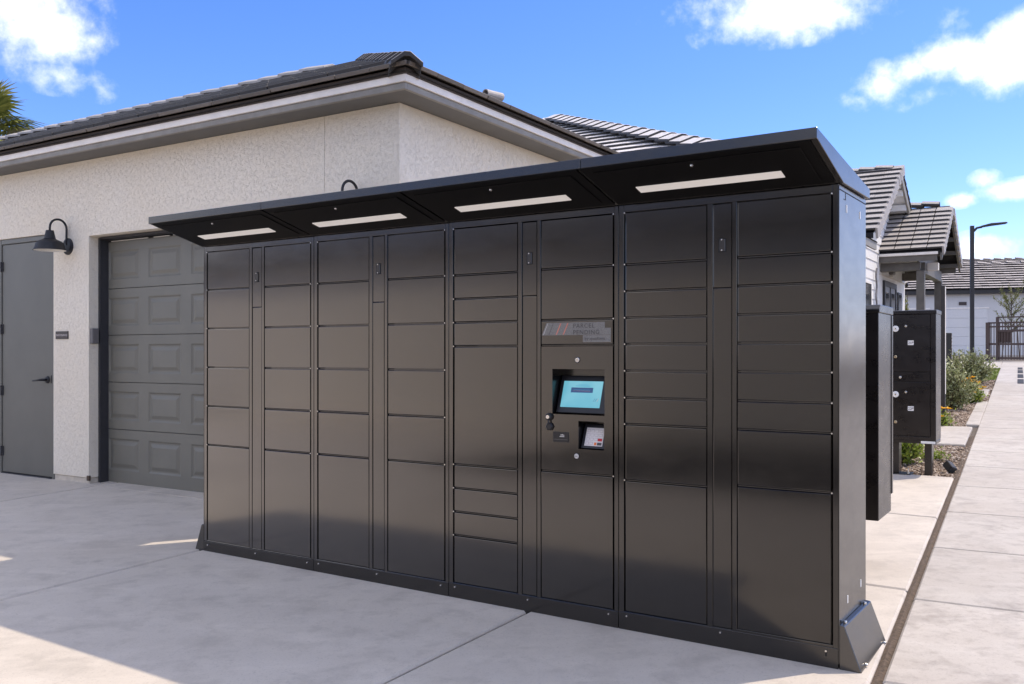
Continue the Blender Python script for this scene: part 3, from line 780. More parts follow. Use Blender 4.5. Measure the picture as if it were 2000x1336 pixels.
for u in range(4):
    x0 = u * U
    fz = [LAY[(u, 0)][-1], LAY[(u, 1)][-1]]; zb = min(fz)
    c = MB()
    g_ = 0.0015
    c.box(x0 + g_, x0 + U - g_, 0.03 if u != 2 else 0.112, DEP, 0.02, HT)                       # carcass behind the fronts
    c.box(x0 + g_, x0 + XC[0][0], 0, 0.03, 0.075, HT); c.box(x0 + XC[2][1], x0 + U - g_, 0, 0.03, 0.075, HT)
    c.box(x0 + XC[0][1], x0 + XC[1][0], 0, 0.03, 0.075, 1.968); c.box(x0 + XC[1][1], x0 + XC[2][0], 0, 0.03, 0.075, 1.968)
    c.box(x0 + XC[0][0], x0 + XC[2][1], 0, 0.03, 1.968, HT)
    for (a_, b_, zz) in ((XC[0][0], XC[0][1], fz[0]), (XC[1][0], XC[1][1], zb), (XC[2][0], XC[2][1], fz[1])): c.box(x0 + a_, x0 + b_, 0, 0.03, 0.075, zz - 0.003)
    c.build('cabinet', M['locker'], lk, bevel=0.0012)
    for ci, col in ((0, 0), (1, 2)):
        xa, xb = x0 + XC[col][0] + 0.004, x0 + XC[col][1] - 0.004
        if col == 0: xa += 0.004
        else: xb -= 0.004
        zs = LAY[(u, ci)]
        for zz in zs[1:-1]: MB().box(xa, xb, 0.008, 0.03, zz - 0.0022, zz + 0.0022).build('shelf_edge', M['locker_trim'], lk)
        for r in range(len(zs) - 1):
            zt = zs[r] - (0.0055 if r else 0.003); z_b = zs[r + 1] + (0.0055 if r < len(zs) - 2 else 0.0)
            if u == 2 and ci == 1 and r == 3: continue
            dd = door_box(xa, xb, z_b, zt)
            dx = (xa - 0.004 if col == 0 else xb + 0.004) - dd.location.x
            place('hinge_pin', pin_me, dd, Matrix.Translation((dx, 0.0, zt + 0.0055 - dd.location.z if r else zt - dd.location.z)))
    xa, xb = x0 + XC[1][0] + 0.003, x0 + XC[1][1] - 0.003
    seam = 1.592
    dd = door_box(xa, xb, seam + 0.002, 1.963, 'service_door'); door_box(xa, xb, zb, seam - 0.002, 'service_panel')
    pl = MB(); pl.box(-0.014, 0.014, -0.0035, 0.0, -0.028, 0.028); p = pl.build('lock_plate', M['locker_trim'], dd, bevel=0.003); p.location = (0, -0.001, 1.78 - dd.location.z)
    rim = MB()
    rim.box(-0.0165, 0.0165, -0.002, 0.0, -0.0305, 0.0305); q = rim.build('plate_rim', M['gap'], dd); q.location = (0, -0.0005, 1.78 - dd.location.z)
    for zz in (1.804, 1.757):
        o = place('screw', pin_me, dd, Matrix.Translation((0.0, -0.005, zz - dd.location.z)))
# kick plates
for u in range(4):
    x0 = u * U; k = MB(); k.box(x0 + 0.0015, x0 + U - 0.0015, -0.004, 0.03, -0.03, 0.0735 + 0.003 * u)
    kp = k.build('kick_plate', M['locker_trim'], lk, bevel=0.0015)
    for xx in (0.046, 0.505, 0.962):
        place('bolt', pin_me, kp, Matrix.Translation((x0 + xx, -0.006, 0.052 + 0.005 * u)) @ Matrix.Scale(1.25, 4))
b = MB(); b.box(W - 0.053, W - 0.047, -0.0055, -0.003, 0.045, 0.068); b.build('slot', M['gap'], lk)
# end panels and flared feet
b = MB(); b.box(W, W + 0.003, 0.0, DEP, 0.02, 1.997); b.build('side_panel', M['locker_side'], lk)
b = MB(); b.box(-0.003, 0.0, 0.0, DEP, 0.02, 1.997); b.build('side_panel', M['locker_side'], lk)
b = MB(); b.box(W + 0.003, W + 0.0042, 0.004, DEP - 0.004, 1.976, 1.980); b.build('seam', M['gap'], lk)
for (yy, zz) in ((0.118, 1.912), (0.354, 1.914), (0.135, 0.258), (0.369, 0.277)):
    b = MB(); b.box(W + 0.003, W + 0.0045, yy - 0.006, yy + 0.006, zz - 0.016, zz + 0.016); b.build('slot_cover', M['label'], lk)
b = MB(); b.box(W + 0.003, W + 0.0042, 0.098, 0.102, 1.945, 1.975); b.box(W + 0.003, W + 0.0042, 0.07, 0.098, 1.945, 1.948); b.build('bracket', M['jamb'], lk)
for sgn in (1, -1):
    X = (lambda v: W + v) if sgn > 0 else (lambda v: -v)
    b = MB(); prof = [(X(0.003), -0.03), (X(0.09), -0.03), (X(0.09), 0.004), (X(0.024), 0.178), (X(0.003), 0.181)]
    b.prism(prof, -0.002, DEP + 0.004, 'y'); fl = b.build('end_flare', M['locker_side'], lk, bevel=0.0025)
    for yy in (0.05, 0.40):
        place('bolt', pin_me, fl, Matrix.Translation((X(0.014), yy, 0.183)) @ Matrix.Rotation(R(-90), 4, 'X') @ Matrix.Scale(1.7, 4))
        place('bolt', pin_me, fl, Matrix.Translation((X(0.092), yy + 0.03, 0.012)) @ Matrix.Rotation(R(90 * sgn), 4, 'Z') @ Matrix.Scale(1.5, 4))
# canopy: wedge shells with a lip
xc0, xc1 = -0.02, W + 0.02
joints = [xc0, 1.005, 3.05, xc1]
for k in range(3):
    a_, b_ = joints[k] + (0.0012 if k else 0), joints[k + 1] - (0.0012 if k < 2 else 0)
    b = MB(); b.prism([(-0.40, 2.107), (-0.40, 2.150), (DEP + 0.004, 2.046), (DEP + 0.004, 2.002), (0.0, 2.002), (-0.012, 2.006), (-0.386, 2.106)], a_, b_, 'x')
    b.build('canopy', M['locker_trim'], lk, bevel=0.002)
def uz(y): return 2.002 - y * 0.2675
for u in range(4):
    a_ = u * U
    b = MB()   # soffit panel, raised border
    b.prism([(-0.395, uz(-0.395) - 0.005), (-0.395, uz(-0.395) - 0.001), (-0.02, uz(-0.02) - 0.001), (-0.02, uz(-0.02) - 0.005)], a_ + 0.008, a_ + U - 0.008, 'x')
    sp = b.build('soffit_panel', M['under'], lk)
    b = MB(); b.prism([(-0.358, uz(-0.358) - 0.010), (-0.358, uz(-0.358) - 0.005), (-0.06, uz(-0.06) - 0.005), (-0.06, uz(-0.06) - 0.010)], a_ + 0.055, a_ + U - 0.055, 'x'); b.build('access_panel', M['under'], sp, bevel=0.0015)
    cx = a_ + U / 2
    b = MB(); b.prism([(-0.188, uz(-0.188) - 0.0135), (-0.188, uz(-0.188) - 0.009), (-0.133, uz(-0.133) - 0.009), (-0.133, uz(-0.133) - 0.0135)], cx - 0.325, cx + 0.325, 'x'); b.build('light_strip', M['light_panel'], lk)
    place('screw', pin_me, lk, Matrix.Translation((cx, -0.333, uz(-0.333) - 0.013)) @ Matrix.Rotation(R(75), 4, 'X') @ Matrix.Scale(1.7, 4))
# kiosk panel with openings
kx0, kx1, kz0, kz1 = 2 * U + XC[2][0] + 0.004, 2 * U + XC[2][1] - 0.008, 0.7175 + 0.0055, 1.341 - 0.0055
HOLES = [(2.667, 2.958, 1.002, 1.2245), (2.815, 2.955, 0.8365, 0.9725)]
gx = sorted({kx0, kx1} | {h[0] for h in HOLES} | {h[1] for h in HOLES}); gz = sorted({kz0, kz1} | {h[2] for h in HOLES} | {h[3] for h in HOLES})
kb = MB()
for i in range(len(gx) - 1):
    for j in range(len(gz) - 1):
        mx_, mz_ = (gx[i] + gx[i + 1]) / 2, (gz[j] + gz[j + 1]) / 2
        if any(h[0] < mx_ < h[1] and h[2] < mz_ < h[3] for h in HOLES): continue
        kb.poly([(gx[i], 0.0012, gz[j]), (gx[i + 1], 0.0012, gz[j]), (gx[i + 1], 0.0012, gz[j + 1]), (gx[i], 0.0012, gz[j + 1])])
for (a_, b_, c_, d_) in ((kx0, kx0, kz0, kz1), (kx1, kx1, kz0, kz1)): kb.poly([(a_, 0.0012, c_), (a_, 0.017, c_), (a_, 0.017, d_), (a_, 0.0012, d_)])
for z_ in (kz0, kz1): kb.poly([(kx0, 0.0012, z_), (kx1, 0.0012, z_), (kx1, 0.017, z_), (kx0, 0.017, z_)])
kiosk = kb.build('kiosk_panel', M['locker'], lk)
cav = MB()
for (a_, b_, c_, d_) in HOLES:
    for pts in ([(a_, .0012, c_), (a_, .105, c_), (a_, .105, d_), (a_, .0012, d_)], [(b_, .0012, c_), (b_, .0012, d_), (b_, .105, d_), (b_, .105, c_)],
                [(a_, .0012, c_), (b_, .0012, c_), (b_, .105, c_), (a_, .105, c_)], [(a_, .0012, d_), (a_, .105, d_), (b_, .105, d_), (b_, .0012, d_)],
                [(a_, .105, c_), (b_, .105, c_), (b_, .105, d_), (a_, .105, d_)]): cav.poly(pts)
cav.build('recess', M['locker_trim'], kiosk)
def tilted(xa, xb, za, zb, ya, yb, th, mat, name, parent, bev=0.0):
    """slab whose lower edge stands at depth ya and upper edge at depth yb"""
    b = MB(); b.prism([(ya, za), (yb, zb), (yb + th, zb), (ya + th, za)], xa, xb, 'x'); return b.build(name, mat, parent, bevel=bev)
tilted(2.672, 2.953, 1.008, 1.19, 0.026, 0.088, 0.012, M['black'], 'screen_bezel', kiosk, 0.003)
scr = tilted(2.692, 2.912, 1.036, 1.164, 0.0345, 0.0775, 0.002, M['screen'], 'touch_screen', kiosk)
def on_screen(x, z): return 0.0345 + (z - 1.036) / 0.128 * 0.043
def chip(xa, xb, za, zb, mat, name, lift=0.0006):
    return tilted(xa, xb, za, zb, on_screen(0, za) - lift, on_screen(0, zb) - lift, 0.0004, mat, name, scr)
chip(2.739, 2.862, 1.108, 1.1325, M['banner'], 'banner')
chip(2.762, 2.842, 1.1385, 1.1425, M['screen_text'], 'text_line'); chip(2.775, 2.829, 1.1465, 1.1485, M['screen_text'], 'text_line')
chip(2.753, 2.848, 1.1205, 1.1218, M['screen_text'], 'text_line', 0.0012); chip(2.753, 2.848, 1.1155, 1.1166, M['coral'], 'text_line', 0.0012)
for k in range(3):
    b = MB(); xx = 2.872 + 0.0095 * k
    za, zb = 1.066, 1.081; ya, yb = on_screen(0, za) - 0.0008, on_screen(0, zb) - 0.0008
    b.poly([(xx, ya, za), (xx + 0.0018, ya, za), (xx + 0.0098, yb, zb), (xx + 0.008, yb, zb)]); b.build('logo_slash', M['banner'] if k < 2 else M['coral'], scr)
tilted(2.819, 2.951, 0.84, 0.955, 0.016, 0.06, 0.01, M['black'], 'keypad_bezel', kiosk, 0.002)
kp = tilted(2.836, 2.9345, 0.8525, 0.939, 0.0195, 0.0515, 0.003, M['key'], 'keypad', kiosk, 0.001)
def on_key(z): return 0.0195 + (z - 0.8525) / 0.0865 * 0.032
def key(xa, xb, za, zb, mat, name='key', lift=0.0012):
    return tilted(xa, xb, za, zb, on_key(za) - lift, on_key(zb) - lift, 0.0008, mat, name, kp)
for r in range(4):
    for c in range(4):
        xa = 2.8425 + 0.0225 * c; za = 0.9175 - 0.0195 * r
        mt = M['keyline']
        if c == 3 and r == 2: key(xa - 0.004, xa + 0.0195, za - 0.002, za + 0.011, M['red'])
        elif c == 3 and r == 3: key(xa - 0.004, xa + 0.0195, za - 0.002, za + 0.011, M['print_grey'])
        elif c == 2 and r == 3: key(xa + 0.002, xa + 0.0145, za - 0.002, za + 0.011, M['orange'])
        else:
            key(xa, xa + 0.017, za, za + 0.0125, mt); key(xa + 0.0012, xa + 0.0158, za + 0.0012, za + 0.0113, M['key'], 'key_cap', 0.0018)
# card reader
b = MB(); b.box(2.672, 2.762, -0.0015, 0.006, 0.8645, 0.915); cr = b.build('card_reader', M['black'], kiosk, bevel=0.001)
b = MB(); b.box(2.678, 2.756, -0.0035, -0.001, 0.876, 0.879); b.build('card_slot', M['print_grey'], cr)
for (xa, xb, za, zb) in ((2.711, 2.737, 0.8905, 0.8945), (2.716, 2.722, 0.8975, 0.9025), (2.724, 2.7295, 0.8975, 0.904), (2.7315, 2.7365, 0.8975, 0.9015)):
    b = MB(); b.box(xa, xb, -0.0022, -0.001, za, zb); b.build('card_symbol', M['print_pale'], cr)
# key lock with hanging cap
b = MB(); b.lathe([(0.0, -0.016), (0.013, -0.016), (0.0175, -0.013), (0.0195, -0.006), (0.0195, 0.003)], 20, (2.651, 0, 0.987), 'y'); kl = b.build('key_lock', M['black'], kiosk, smooth=False)
b = MB(); b.lathe([(0.0, -0.0195), (0.0095, -0.0195), (0.0105, -0.0165)], 16, (2.651, 0, 0.987), 'y'); b.build('lock_core', M['steel'], kl)
b = MB(); b.tube([(2.651, -0.01, 0.970), (2.653, -0.012, 0.956)], 0.004, 6); b.lathe([(0.0, -0.014), (0.015, -0.014), (0.021, -0.009), (0.0215, 0.0)], 6, (2.654, 0, 0.939), 'y'); b.build('lock_cap', M['black'], kl)
for (xx, zz, rr, mt) in ((2.810, 1.2695, 0.0125, 'steel'), (2.806, 0.801, 0.0125, 'grey_box')):
    b = MB(); b.lathe([(0.0, -0.004), (rr * .75, -0.004), (rr, -0.002), (rr, 0.002)], 20, (xx, 0, zz), 'y'); kn = b.build('cam_lock', M['steel'] if mt == 'steel' else M['print_pale'], kiosk)
    b = MB(); b.box(xx - rr * .5, xx + rr * .5, -0.0048, -0.0035, zz - 0.0012, zz + 0.0012); b.build('keyway', M['print_grey'], kn)
    b = MB(); b.lathe([(rr, -0.0015), (rr * 1.22, -0.0008), (rr * 1.25, 0.002)], 20, (xx, 0, zz), 'y'); b.build('collar', M['gap'], kn)
# logo panel print
lg = [o for o in lk.children if o.name.startswith('locker_door') and abs(o.location.z - 1.404) < 0.02 and o.location.x > 2.6 and o.location.x < 3.0][0]
lx, lz = lg.location.x, lg.location.z
def onlogo(pts, mat, name, y):
    b = MB(); b.poly([(x - lx, y, z - lz) for x, z in pts]); return b.build(name, mat, lg)
onlogo([(2.606, 1.391), (2.992, 1.391), (2.992, 1.4235), (2.960, 1.4235), (2.960, 1.4525), (2.634, 1.4525)], M['decal'], 'decal', -0.0006)
onlogo([(2.840, 1.356), (2.992, 1.356), (2.992, 1.3895), (2.840, 1.3895)], M['decal'], 'decal', -0.0006)
for k, mt in enumerate(('print_pale', 'print_grey', 'coral', 'coral')):
    xx = (2.614, 2.646, 2.687, 2.727)[k]; wd = 0.003 if k < 2 else 0.0065
    onlogo([(xx, 1.3935), (xx + wd, 1.3935), (xx + wd + 0.026, 1.450), (xx + 0.026, 1.450)], M[mt], 'logo_slash', -0.0011)
place('lettering', text_mesh('PARCEL', 0.0305, M['print_grey'], 0.0003, 1.17), lg, frame((2.785 - lx, -0.0014, 1.4255 - lz), (1, 0, 0), (0, 0, 1)))
place('lettering', text_mesh('PENDING', 0.0305, M['print_grey'], 0.0003, 1.17), lg, frame((2.785 - lx, -0.0014, 1.394 - lz), (1, 0, 0), (0, 0, 1)))
place('lettering', text_mesh('by quadient', 0.021, M['print_grey'], 0.0003, 1.12), lg, frame((2.850 - lx, -0.0014, 1.366 - lz), (1, 0, 0), (0, 0, 1)))

# ------------------------------------------------------------------ mailbox cabinets on the slab
MROT = GROT
# nearer one: seen from its blank side
m1 = thing('mailbox_cabinet', 'tall dark mailbox cabinet nearest the locker, blank face and bright lit side', 'mailbox', (2.064, 5.16, 0), MROT, 'pedestal mailbox cabinets')
b = MB(); b.prism([(-0.78, 0.0), (0.0, 0.0), (0.0, 0.399), (-0.78, 0.399)], 0.357, 1.533, 'z'); b.build('cabinet', M['mailbox'], m1, bevel=0.003)
b = MB(); b.prism([(-0.008, 1.5335), (-0.008, 1.553), (0.022, 1.578), (0.435, 1.578), (0.44, 1.57), (0.44, 1.5335)], -0.788, 0.006, 'x'); b.build('hood', M['mailbox'], m1, bevel=0.003)
b = MB(); b.box(-0.75, 0.005, 0.40, 0.44, 0.46, 1.53); b.build('door_flange', M['mailbox'], m1, bevel=0.003)
b = MB(); b.box(-0.50, -0.28, 0.12, 0.34, gh(2.1, 5.3) + 0.014, 0.356); b.build('pedestal', M['mailbox'], m1, bevel=0.004)
z0 = gh(1.8, 5.5)
b = MB(); b.box(-0.56, -0.22, 0.06, 0.40, z0 - 0.01, z0 + 0.012); b.build('base_plate', M['mailbox'], m1, bevel=0.003)
# farther one: parcel doors 21P and 22P
m2 = thing('mailbox_cabinet', 'dark parcel cabinet with doors 21P and 22P on legs at the slab edge', 'mailbox', (3.895, 8.42, 0), MROT, 'pedestal mailbox cabinets')
b = MB(); b.box(-0.43, 0.0, 0.012, 0.35, 0.497, 1.672); b.build('cabinet', M['mailbox'], m2, bevel=0.003)
b = MB(); b.prism([(0.0, 1.6725), (0.0, 1.702), (0.012, 1.708), (0.355, 1.708), (0.355, 1.6725)], -0.434, 0.005, 'x'); b.build('hood', M['mailbox'], m2, bevel=0.002)
b = MB(); b.box(-0.43, -0.395, 0.0, 0.012, 0.497, 1.672); b.box(-0.044, 0.0, 0.0, 0.012, 0.497, 1.672); b.box(-0.395, -0.044, 0.0, 0.012, 0.497, 0.532); b.build('door_frame', M['mailbox'], m2, bevel=0.002)
ringm = MB(); ringm.lathe([(0.010, -0.006), (0.024, -0.006), (0.029, -0.003), (0.029, 0.002)], 24, (0, 0, 0), 'y'); ring_me = ringm.mesh('lock_ring', M['label'])
corem = MB(); corem.lathe([(0.0, -0.009), (0.006, -0.009), (0.011, -0.007), (0.0125, -0.002)], 16, (0, 0, 0), 'y'); core_me = corem.mesh('lock_core', M['steel'])
brm = MB(); brm.lathe([(0.0, -0.008), (0.009, -0.008), (0.0135, -0.004), (0.0145, 0.001)], 16, (0, 0, 0), 'y'); br_me = brm.mesh('cam_lock', M['brass'])
for (za, zb, lab, lz_) in ((1.137, 1.668, '21P', 1.4045), (0.537, 1.037, '22P', 0.792)):
    b = MB(); b.box(-0.39, -0.048, 0.001, 0.012, za, zb); dd = b.build('parcel_door', M['mailbox'], m2, bevel=0.003)
    zt = zb - 0.131 if lab == '21P' else zb - 0.115
    place('lock_ring', ring_me, dd, Matrix.Translation((-0.347, 0.0, zt))); place('lock_core', core_me, dd, Matrix.Translation((-0.347, 0.0, zt)))
    place('small_lock', core_me, dd, Matrix.Translation((-0.256, 0.0, zt + 0.023)) @ Matrix.Scale(0.9, 4))
    place('cam_lock', br_me, dd, Matrix.Translation((-0.347, 0.0, 1.275 if lab == '21P' else 0.663)))
    b = MB(); b.box(-0.240, -0.189, -0.001, 0.0012, lz_ - 0.0215, lz_ + 0.0215); b.build('number_label', M['label'], dd)
    place('lettering', text_mesh(lab, 0.033, M['ink'], 0.0003, 0.92, 'CENTER'), dd, frame((-0.2145, -0.0016, lz_ - 0.0115), (1, 0, 0), (0, 0, 1)))
b = MB(); b.box(-0.39, -0.048, 0.003, 0.012, 1.047, 1.127); dd = b.build('mail_slot', M['mailbox'], m2, bevel=0.002)
place('small_lock', core_me, dd, Matrix.Translation((-0.305, 0.002, 1.083)))
b = MB(); b.box(-0.127, -0.004, -0.003, 0.0, 0.472, 0.494); b.build('sticker', M['label'], m2)
b = MB(); b.box(-0.43, 0.0, 0.02, 0.33, 0.468, 0.4965); b.build('base_rail', M['mailbox'], m2, bevel=0.002)
zA = gh(3.6, 8.45)
b = MB(); b.box(-0.415, -0.325, 0.06, 0.20, zA + 0.012, 0.468); b.build('leg', M['mailbox'], m2, bevel=0.004)
b = MB(); b.box(-0.118, -0.055, 0.16, 0.29, gh(4.0, 8.8) - 0.04, 0.468); b.build('leg', M['mailbox'], m2, bevel=0.004)
b = MB(); b.box(-0.49, -0.22, 0.02, 0.23, zA - 0.012, zA + 0.012); bp = b.build('base_plate', M['dark_metal'], m2, bevel=0.003)
b = MB(); b.lathe([(0.014, 0.0), (0.014, 0.01), (0.006, 0.014), (0.004, 0.05), (0.0, 0.052)], 8, (-0.245, 0.06, zA + 0.012)); b.build('anchor_bolt', M['steel'], bp)

# tall slim dark post beyond the cabinets
x, y = 6.45, 13.7; z = gh(x, y)
t = thing('display_post', 'tall slim dark square post standing in gravel behind the parcel cabinet', 'post', (x, y, z), MROT)
b = MB(); b.box(-0.035, 0.025, -0.03, 0.03, -0.06, 1.97); b.build('shaft', M['dark_metal'], t, bevel=0.004)
b = MB(); b.box(0.025, 0.030, -0.028, 0.028, 0.35, 1.95); b.build('lit_side', M['trim_light'], t)  # sunlit side of the post put in as a pale strip

# ------------------------------------------------------------------ wing building beyond the garage
WP = Vector((0.712, 15.0)); WPZ = 0.42; WZE = 3.30; WA = (1.297 + 470 * 15 / 1790 - 0.16 - WZE) / WPZ
wing = thing('tiled_building', 'building right behind the garage, its pale hip tiles stepping down over locker canopy', 'building', (WP.x, WP.y, 0), GROT)
# local: peak at origin, front slope falls to -y, right slope to +x
b = MB(); ztop = WZE + WPZ * WA
b.box(-9, WA - 0.35, -WA + 0.35, -WA + 0.55, 0, WZE - 0.12); b.box(WA - 0.55, WA - 0.35, -WA + 0.55, WA - 0.35, 0.0, WZE - 0.12); b.box(-9, WA - 0.55, WA - 0.55, WA - 0.35, 0.0, WZE - 0.12)
b.build('wall', M['stucco'], wing)
b = MB(); b.box(-9, WA - 0.02, -WA + 0.02, -WA + 0.06, WZE - 0.14, WZE); b.box(WA - 0.06, WA - 0.02, -WA + 0.06, WA, WZE - 0.14, WZE); b.build('fascia', M['fascia'], wing)
rf = MB(); pk2 = (0, 0, ztop)
rf.poly([(-9, -WA, WZE), (WA, -WA, WZE), pk2, (-9, 0, ztop)]); rf.poly([(WA, -WA, WZE), (WA, WA, WZE), pk2]); rf.poly([(-9, 0, ztop), pk2, (WA, WA, WZE), (-9, WA, WZE)]); rf.poly([(-9, -WA, WZE - .01), (-9, WA, WZE - .01), (WA, WA, WZE - .01), (WA, -WA, WZE - .01)])
wroof = rf.build('roof', M['underlay'], wing)
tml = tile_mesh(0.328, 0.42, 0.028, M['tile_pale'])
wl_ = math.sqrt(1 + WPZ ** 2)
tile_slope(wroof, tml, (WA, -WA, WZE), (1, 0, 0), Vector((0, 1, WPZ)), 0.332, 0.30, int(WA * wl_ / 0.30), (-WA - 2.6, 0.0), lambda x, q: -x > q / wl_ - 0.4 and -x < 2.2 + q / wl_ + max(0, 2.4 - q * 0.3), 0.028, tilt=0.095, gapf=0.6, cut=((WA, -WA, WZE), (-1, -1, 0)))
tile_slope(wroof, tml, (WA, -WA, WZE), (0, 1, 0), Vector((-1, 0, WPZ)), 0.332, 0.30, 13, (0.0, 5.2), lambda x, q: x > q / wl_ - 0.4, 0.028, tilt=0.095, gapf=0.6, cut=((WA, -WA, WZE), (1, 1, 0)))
wcap = cap_mesh(0.18, 0.40, 0.028, 0.38, M['tile_pale'])
caps(wroof, wcap, (WA, -WA, WZE + 0.03), (0, 0, ztop + 0.05), 0.31, (1, 1, 0), 0.085, tilt=0.07)
caps(wroof, wcap, (-3.0, 0, ztop + 0.0), (0.0, 0, ztop + 0.0), 0.31, (0, -1, 0), 0.085, tilt=0.1)

# ------------------------------------------------------------------ clubhouse with porch
CO = Vector((8.54, 19.245)); ch = thing('clubhouse', 'white clapboard clubhouse with grey tiled gables and a post porch', 'building', (CO.x, CO.y, 0), GROT)
SW = -0.80; MY = 0.24; MZ = 5.25; MP = 0.57; MEA = 2.84
cz0 = 0.3
wallp = [(-2.45, cz0), (3.5, cz0), (3.5, 3.42), (MY, MZ - 0.12), (-2.45, 3.62)]
b = MB(); b.prism(wallp, -9, SW, 'x'); cw = b.build('wall', M['white'], ch)
def wall_span(zz):
    lo = -2.45 if zz < 3.62 else MY - (MZ - 0.12 - zz) / ((MZ - 0.12 - 3.62) / (MY + 2.45))
    return lo
zz = 0.45; k = 0
while zz < 5.0:      # clapboards on the gable end, near part (lapped)
    lo = max(-2.45, wall_span(zz + 0.19) + 0.02); hi = -0.20 if zz < 3.4 else min(3.0, MY + (MZ - 0.14 - zz - 0.19) / 0.56)
    if hi - lo > 0.1:
        MB().prism([(SW + 0.022, zz), (SW + 0.006, zz + 0.197), (SW + 0.001, zz + 0.197), (SW + 0.001, zz)], lo, hi, 'y').build('clapboard', M['white'], ch)
    zz += 0.20; k += 1
b = MB(); b.box(SW + 0.001, SW + 0.03, -0.195, -0.10, cz0, 3.40); b.build('corner_board', M['white'], ch)
# smooth panel joints under the porch
b = MB(); b.box(SW + 0.001, SW + 0.012, -0.1, 3.5, 3.02, 3.05); b.build('trim_band', M['offwhite'], ch)
# entrance double door, side window, wall sconce, little window at left
dz0 = 0.56
b = MB(); b.box(SW + 0.001, SW + 0.05, 0.50, 0.58, dz0, 2.92); b.box(SW + 0.001, SW + 0.05, 1.95, 2.03, dz0, 2.92); b.box(SW + 0.001, SW + 0.05, 0.58, 1.95, 2.80, 2.92); b.box(SW + 0.001, SW + 0.045, 1.235, 1.295, dz0, 2.80)
dfm = b.build('entrance_frame', M['dark_metal'], ch)
for (a_, b_) in ((0.58, 1.235), (1.295, 1.95)):
    d_ = MB().box(SW + 0.001, SW + 0.03, a_, b_, dz0, 2.80).build('entrance_door', M['grey_box'], ch)
    MB().box(SW + 0.031, SW + 0.034, a_ + 0.12, b_ - 0.12, dz0 + 0.3, 2.68).build('pane', M['glass'], d_)
wd = MB().box(SW + 0.001, SW + 0.03, 2.37, 2.88, 1.25, 2.76).build('window', M['dark_metal'], ch)
MB().box(SW + 0.031, SW + 0.034, 2.42, 2.83, 1.30, 2.71).build('pane', M['glass'], wd)
wd = MB().box(SW + 0.023, SW + 0.05, -1.75, -0.98, 1.3, 2.78).build('window', M['trim_light'], ch)
MB().box(SW + 0.051, SW + 0.054, -1.70, -1.04, 1.35, 2.73).build('pane', M['glass'], wd)
t = thing('wall_sconce', 'grey wall sconce above the clubhouse double door', 'lamp', (CO.x + .8499 * SW + .527 * 1.4, CO.y - .527 * SW + .8499 * 1.4, 0), GROT)
MB().box(0.0, 0.10, -0.14, 0.14, 3.10, 3.30).build('shade', M['grey_box'], t, bevel=0.02)
MB().box(0.005, 0.07, -0.08, 0.08, 3.04, 3.098).build('diffuser', M['white_enamel'], t, bevel=0.01)
b = MB(); pts = [(SW + 0.06, -0.55 + 0.05 * math.sin(k * 0.9), 2.2 + k * 0.06) for k in range(16)]; b.tube(pts, 0.018, 6); b.build('conduit', M['grey_box'], ch)
t = thing('security_camera', 'small black dome camera on an arm at the clubhouse wall corner', 'camera', (CO.x + .8499 * SW + .527 * 3.5, CO.y - .527 * SW + .8499 * 3.5, 0), GROT)
MB().tube([(-0.05, 0.0, 3.07), (-0.02, 0.22, 3.07)], 0.02, 6).build('arm', M['white'], t)
MB().lathe([(0.0, -0.075), (0.04, -0.062), (0.07, -0.02), (0.07, 0.03), (0.035, 0.065), (0, 0.07)], 12, (-0.02, 0.25, 3.03)).build('dome', M['black'], t, smooth=True)
# main roof
SO = -0.35
rfm = MB(); eL = MY - MEA - 0.1; eR = MY + MEA + 0.5
zl, zr = MZ - MP * (MY - eL), MZ - MP * (eR - MY)
rfm.prism([(eL, zl - 0.10), (MY, MZ - 0.10), (eR, zr - 0.10), (eR, zr), (MY, MZ), (eL, zl)], -9, SO - 0.06, 'x'); mroof = rfm.build('roof', M['underlay'], ch)
b = MB(); b.prism([(eL, zl - 0.115), (MY, MZ - 0.115), (eR, zr - 0.115), (eR, zr - 0.101), (MY, MZ - 0.101), (eL, zl - 0.101)], SW - 0.1, SO - 0.06, 'x'); b.build('gable_soffit', M['white'], ch)
b = MB(); b.prism([(eL, zl - 0.19), (MY, MZ - 0.19), (MY, MZ - 0.0), (eL, zl - 0.0)], SO - 0.06, SO - 0.02, 'x'); b.build('bargeboard', M['white'], ch)
b = MB(); b.prism([(MY + 0.001, MZ - 0.19), (eR, zr - 0.19), (eR, zr), (MY + 0.001, MZ)], SO - 0.06, SO - 0.02, 'x'); b.build('bargeboard', M['fascia'], ch)
for k in range(4):
    yk = MY + 0.35 + 0.45 * k
    MB().box(SW, SO - 0.06, yk, yk + 0.09, MZ - MP * (yk + .09 - MY) - 0.25, MZ - MP * (yk + .09 - MY) - 0.12).build('outlooker', M['white'], ch)
MB().box(-9, SO - 0.25, eL - 0.08, eL - 0.03, zl - 0.16, zl + 0.02).build('gutter', M['fascia'], ch)
e = 0.27; msl = math.sqrt(1 + MP * MP); tw = 0.305
tmm = tile_mesh(0.302, 0.33, 0.045, M['tile_light'])
upL = Vector((0, 1, MP)); rows = int((MY - eL) * msl / e)
tile_slope(mroof, tmm, (SO, eL, zl), (1, 0, 0), upL, tw, e, rows + 1, (-tw * 8, -0.02), lambda x, q: True, 0.045, tilt=0.16)
upR = Vector((0, -1, MP))
tile_slope(mroof, tmm, (SO, eR, zr), (-1, 0, 0), upR, tw, e, int((eR - MY) * msl / e), (0.0, tw * 2 - 0.02), lambda x, q: True, 0.045, tilt=0.16)
rak = cap_mesh(0.10, 0.34, 0.03, 0.6, M['tile_light'], 'rake_tile')
mc = cap_mesh(0.14, 0.36, 0.04, 0.5, M['tile_light'])
caps(mroof, mc, (-3.2, MY, MZ + 0.02), (SO - 0.25, MY, MZ + 0.02), 0.33, (0, -1, 0), 0.09, tilt=0.1)
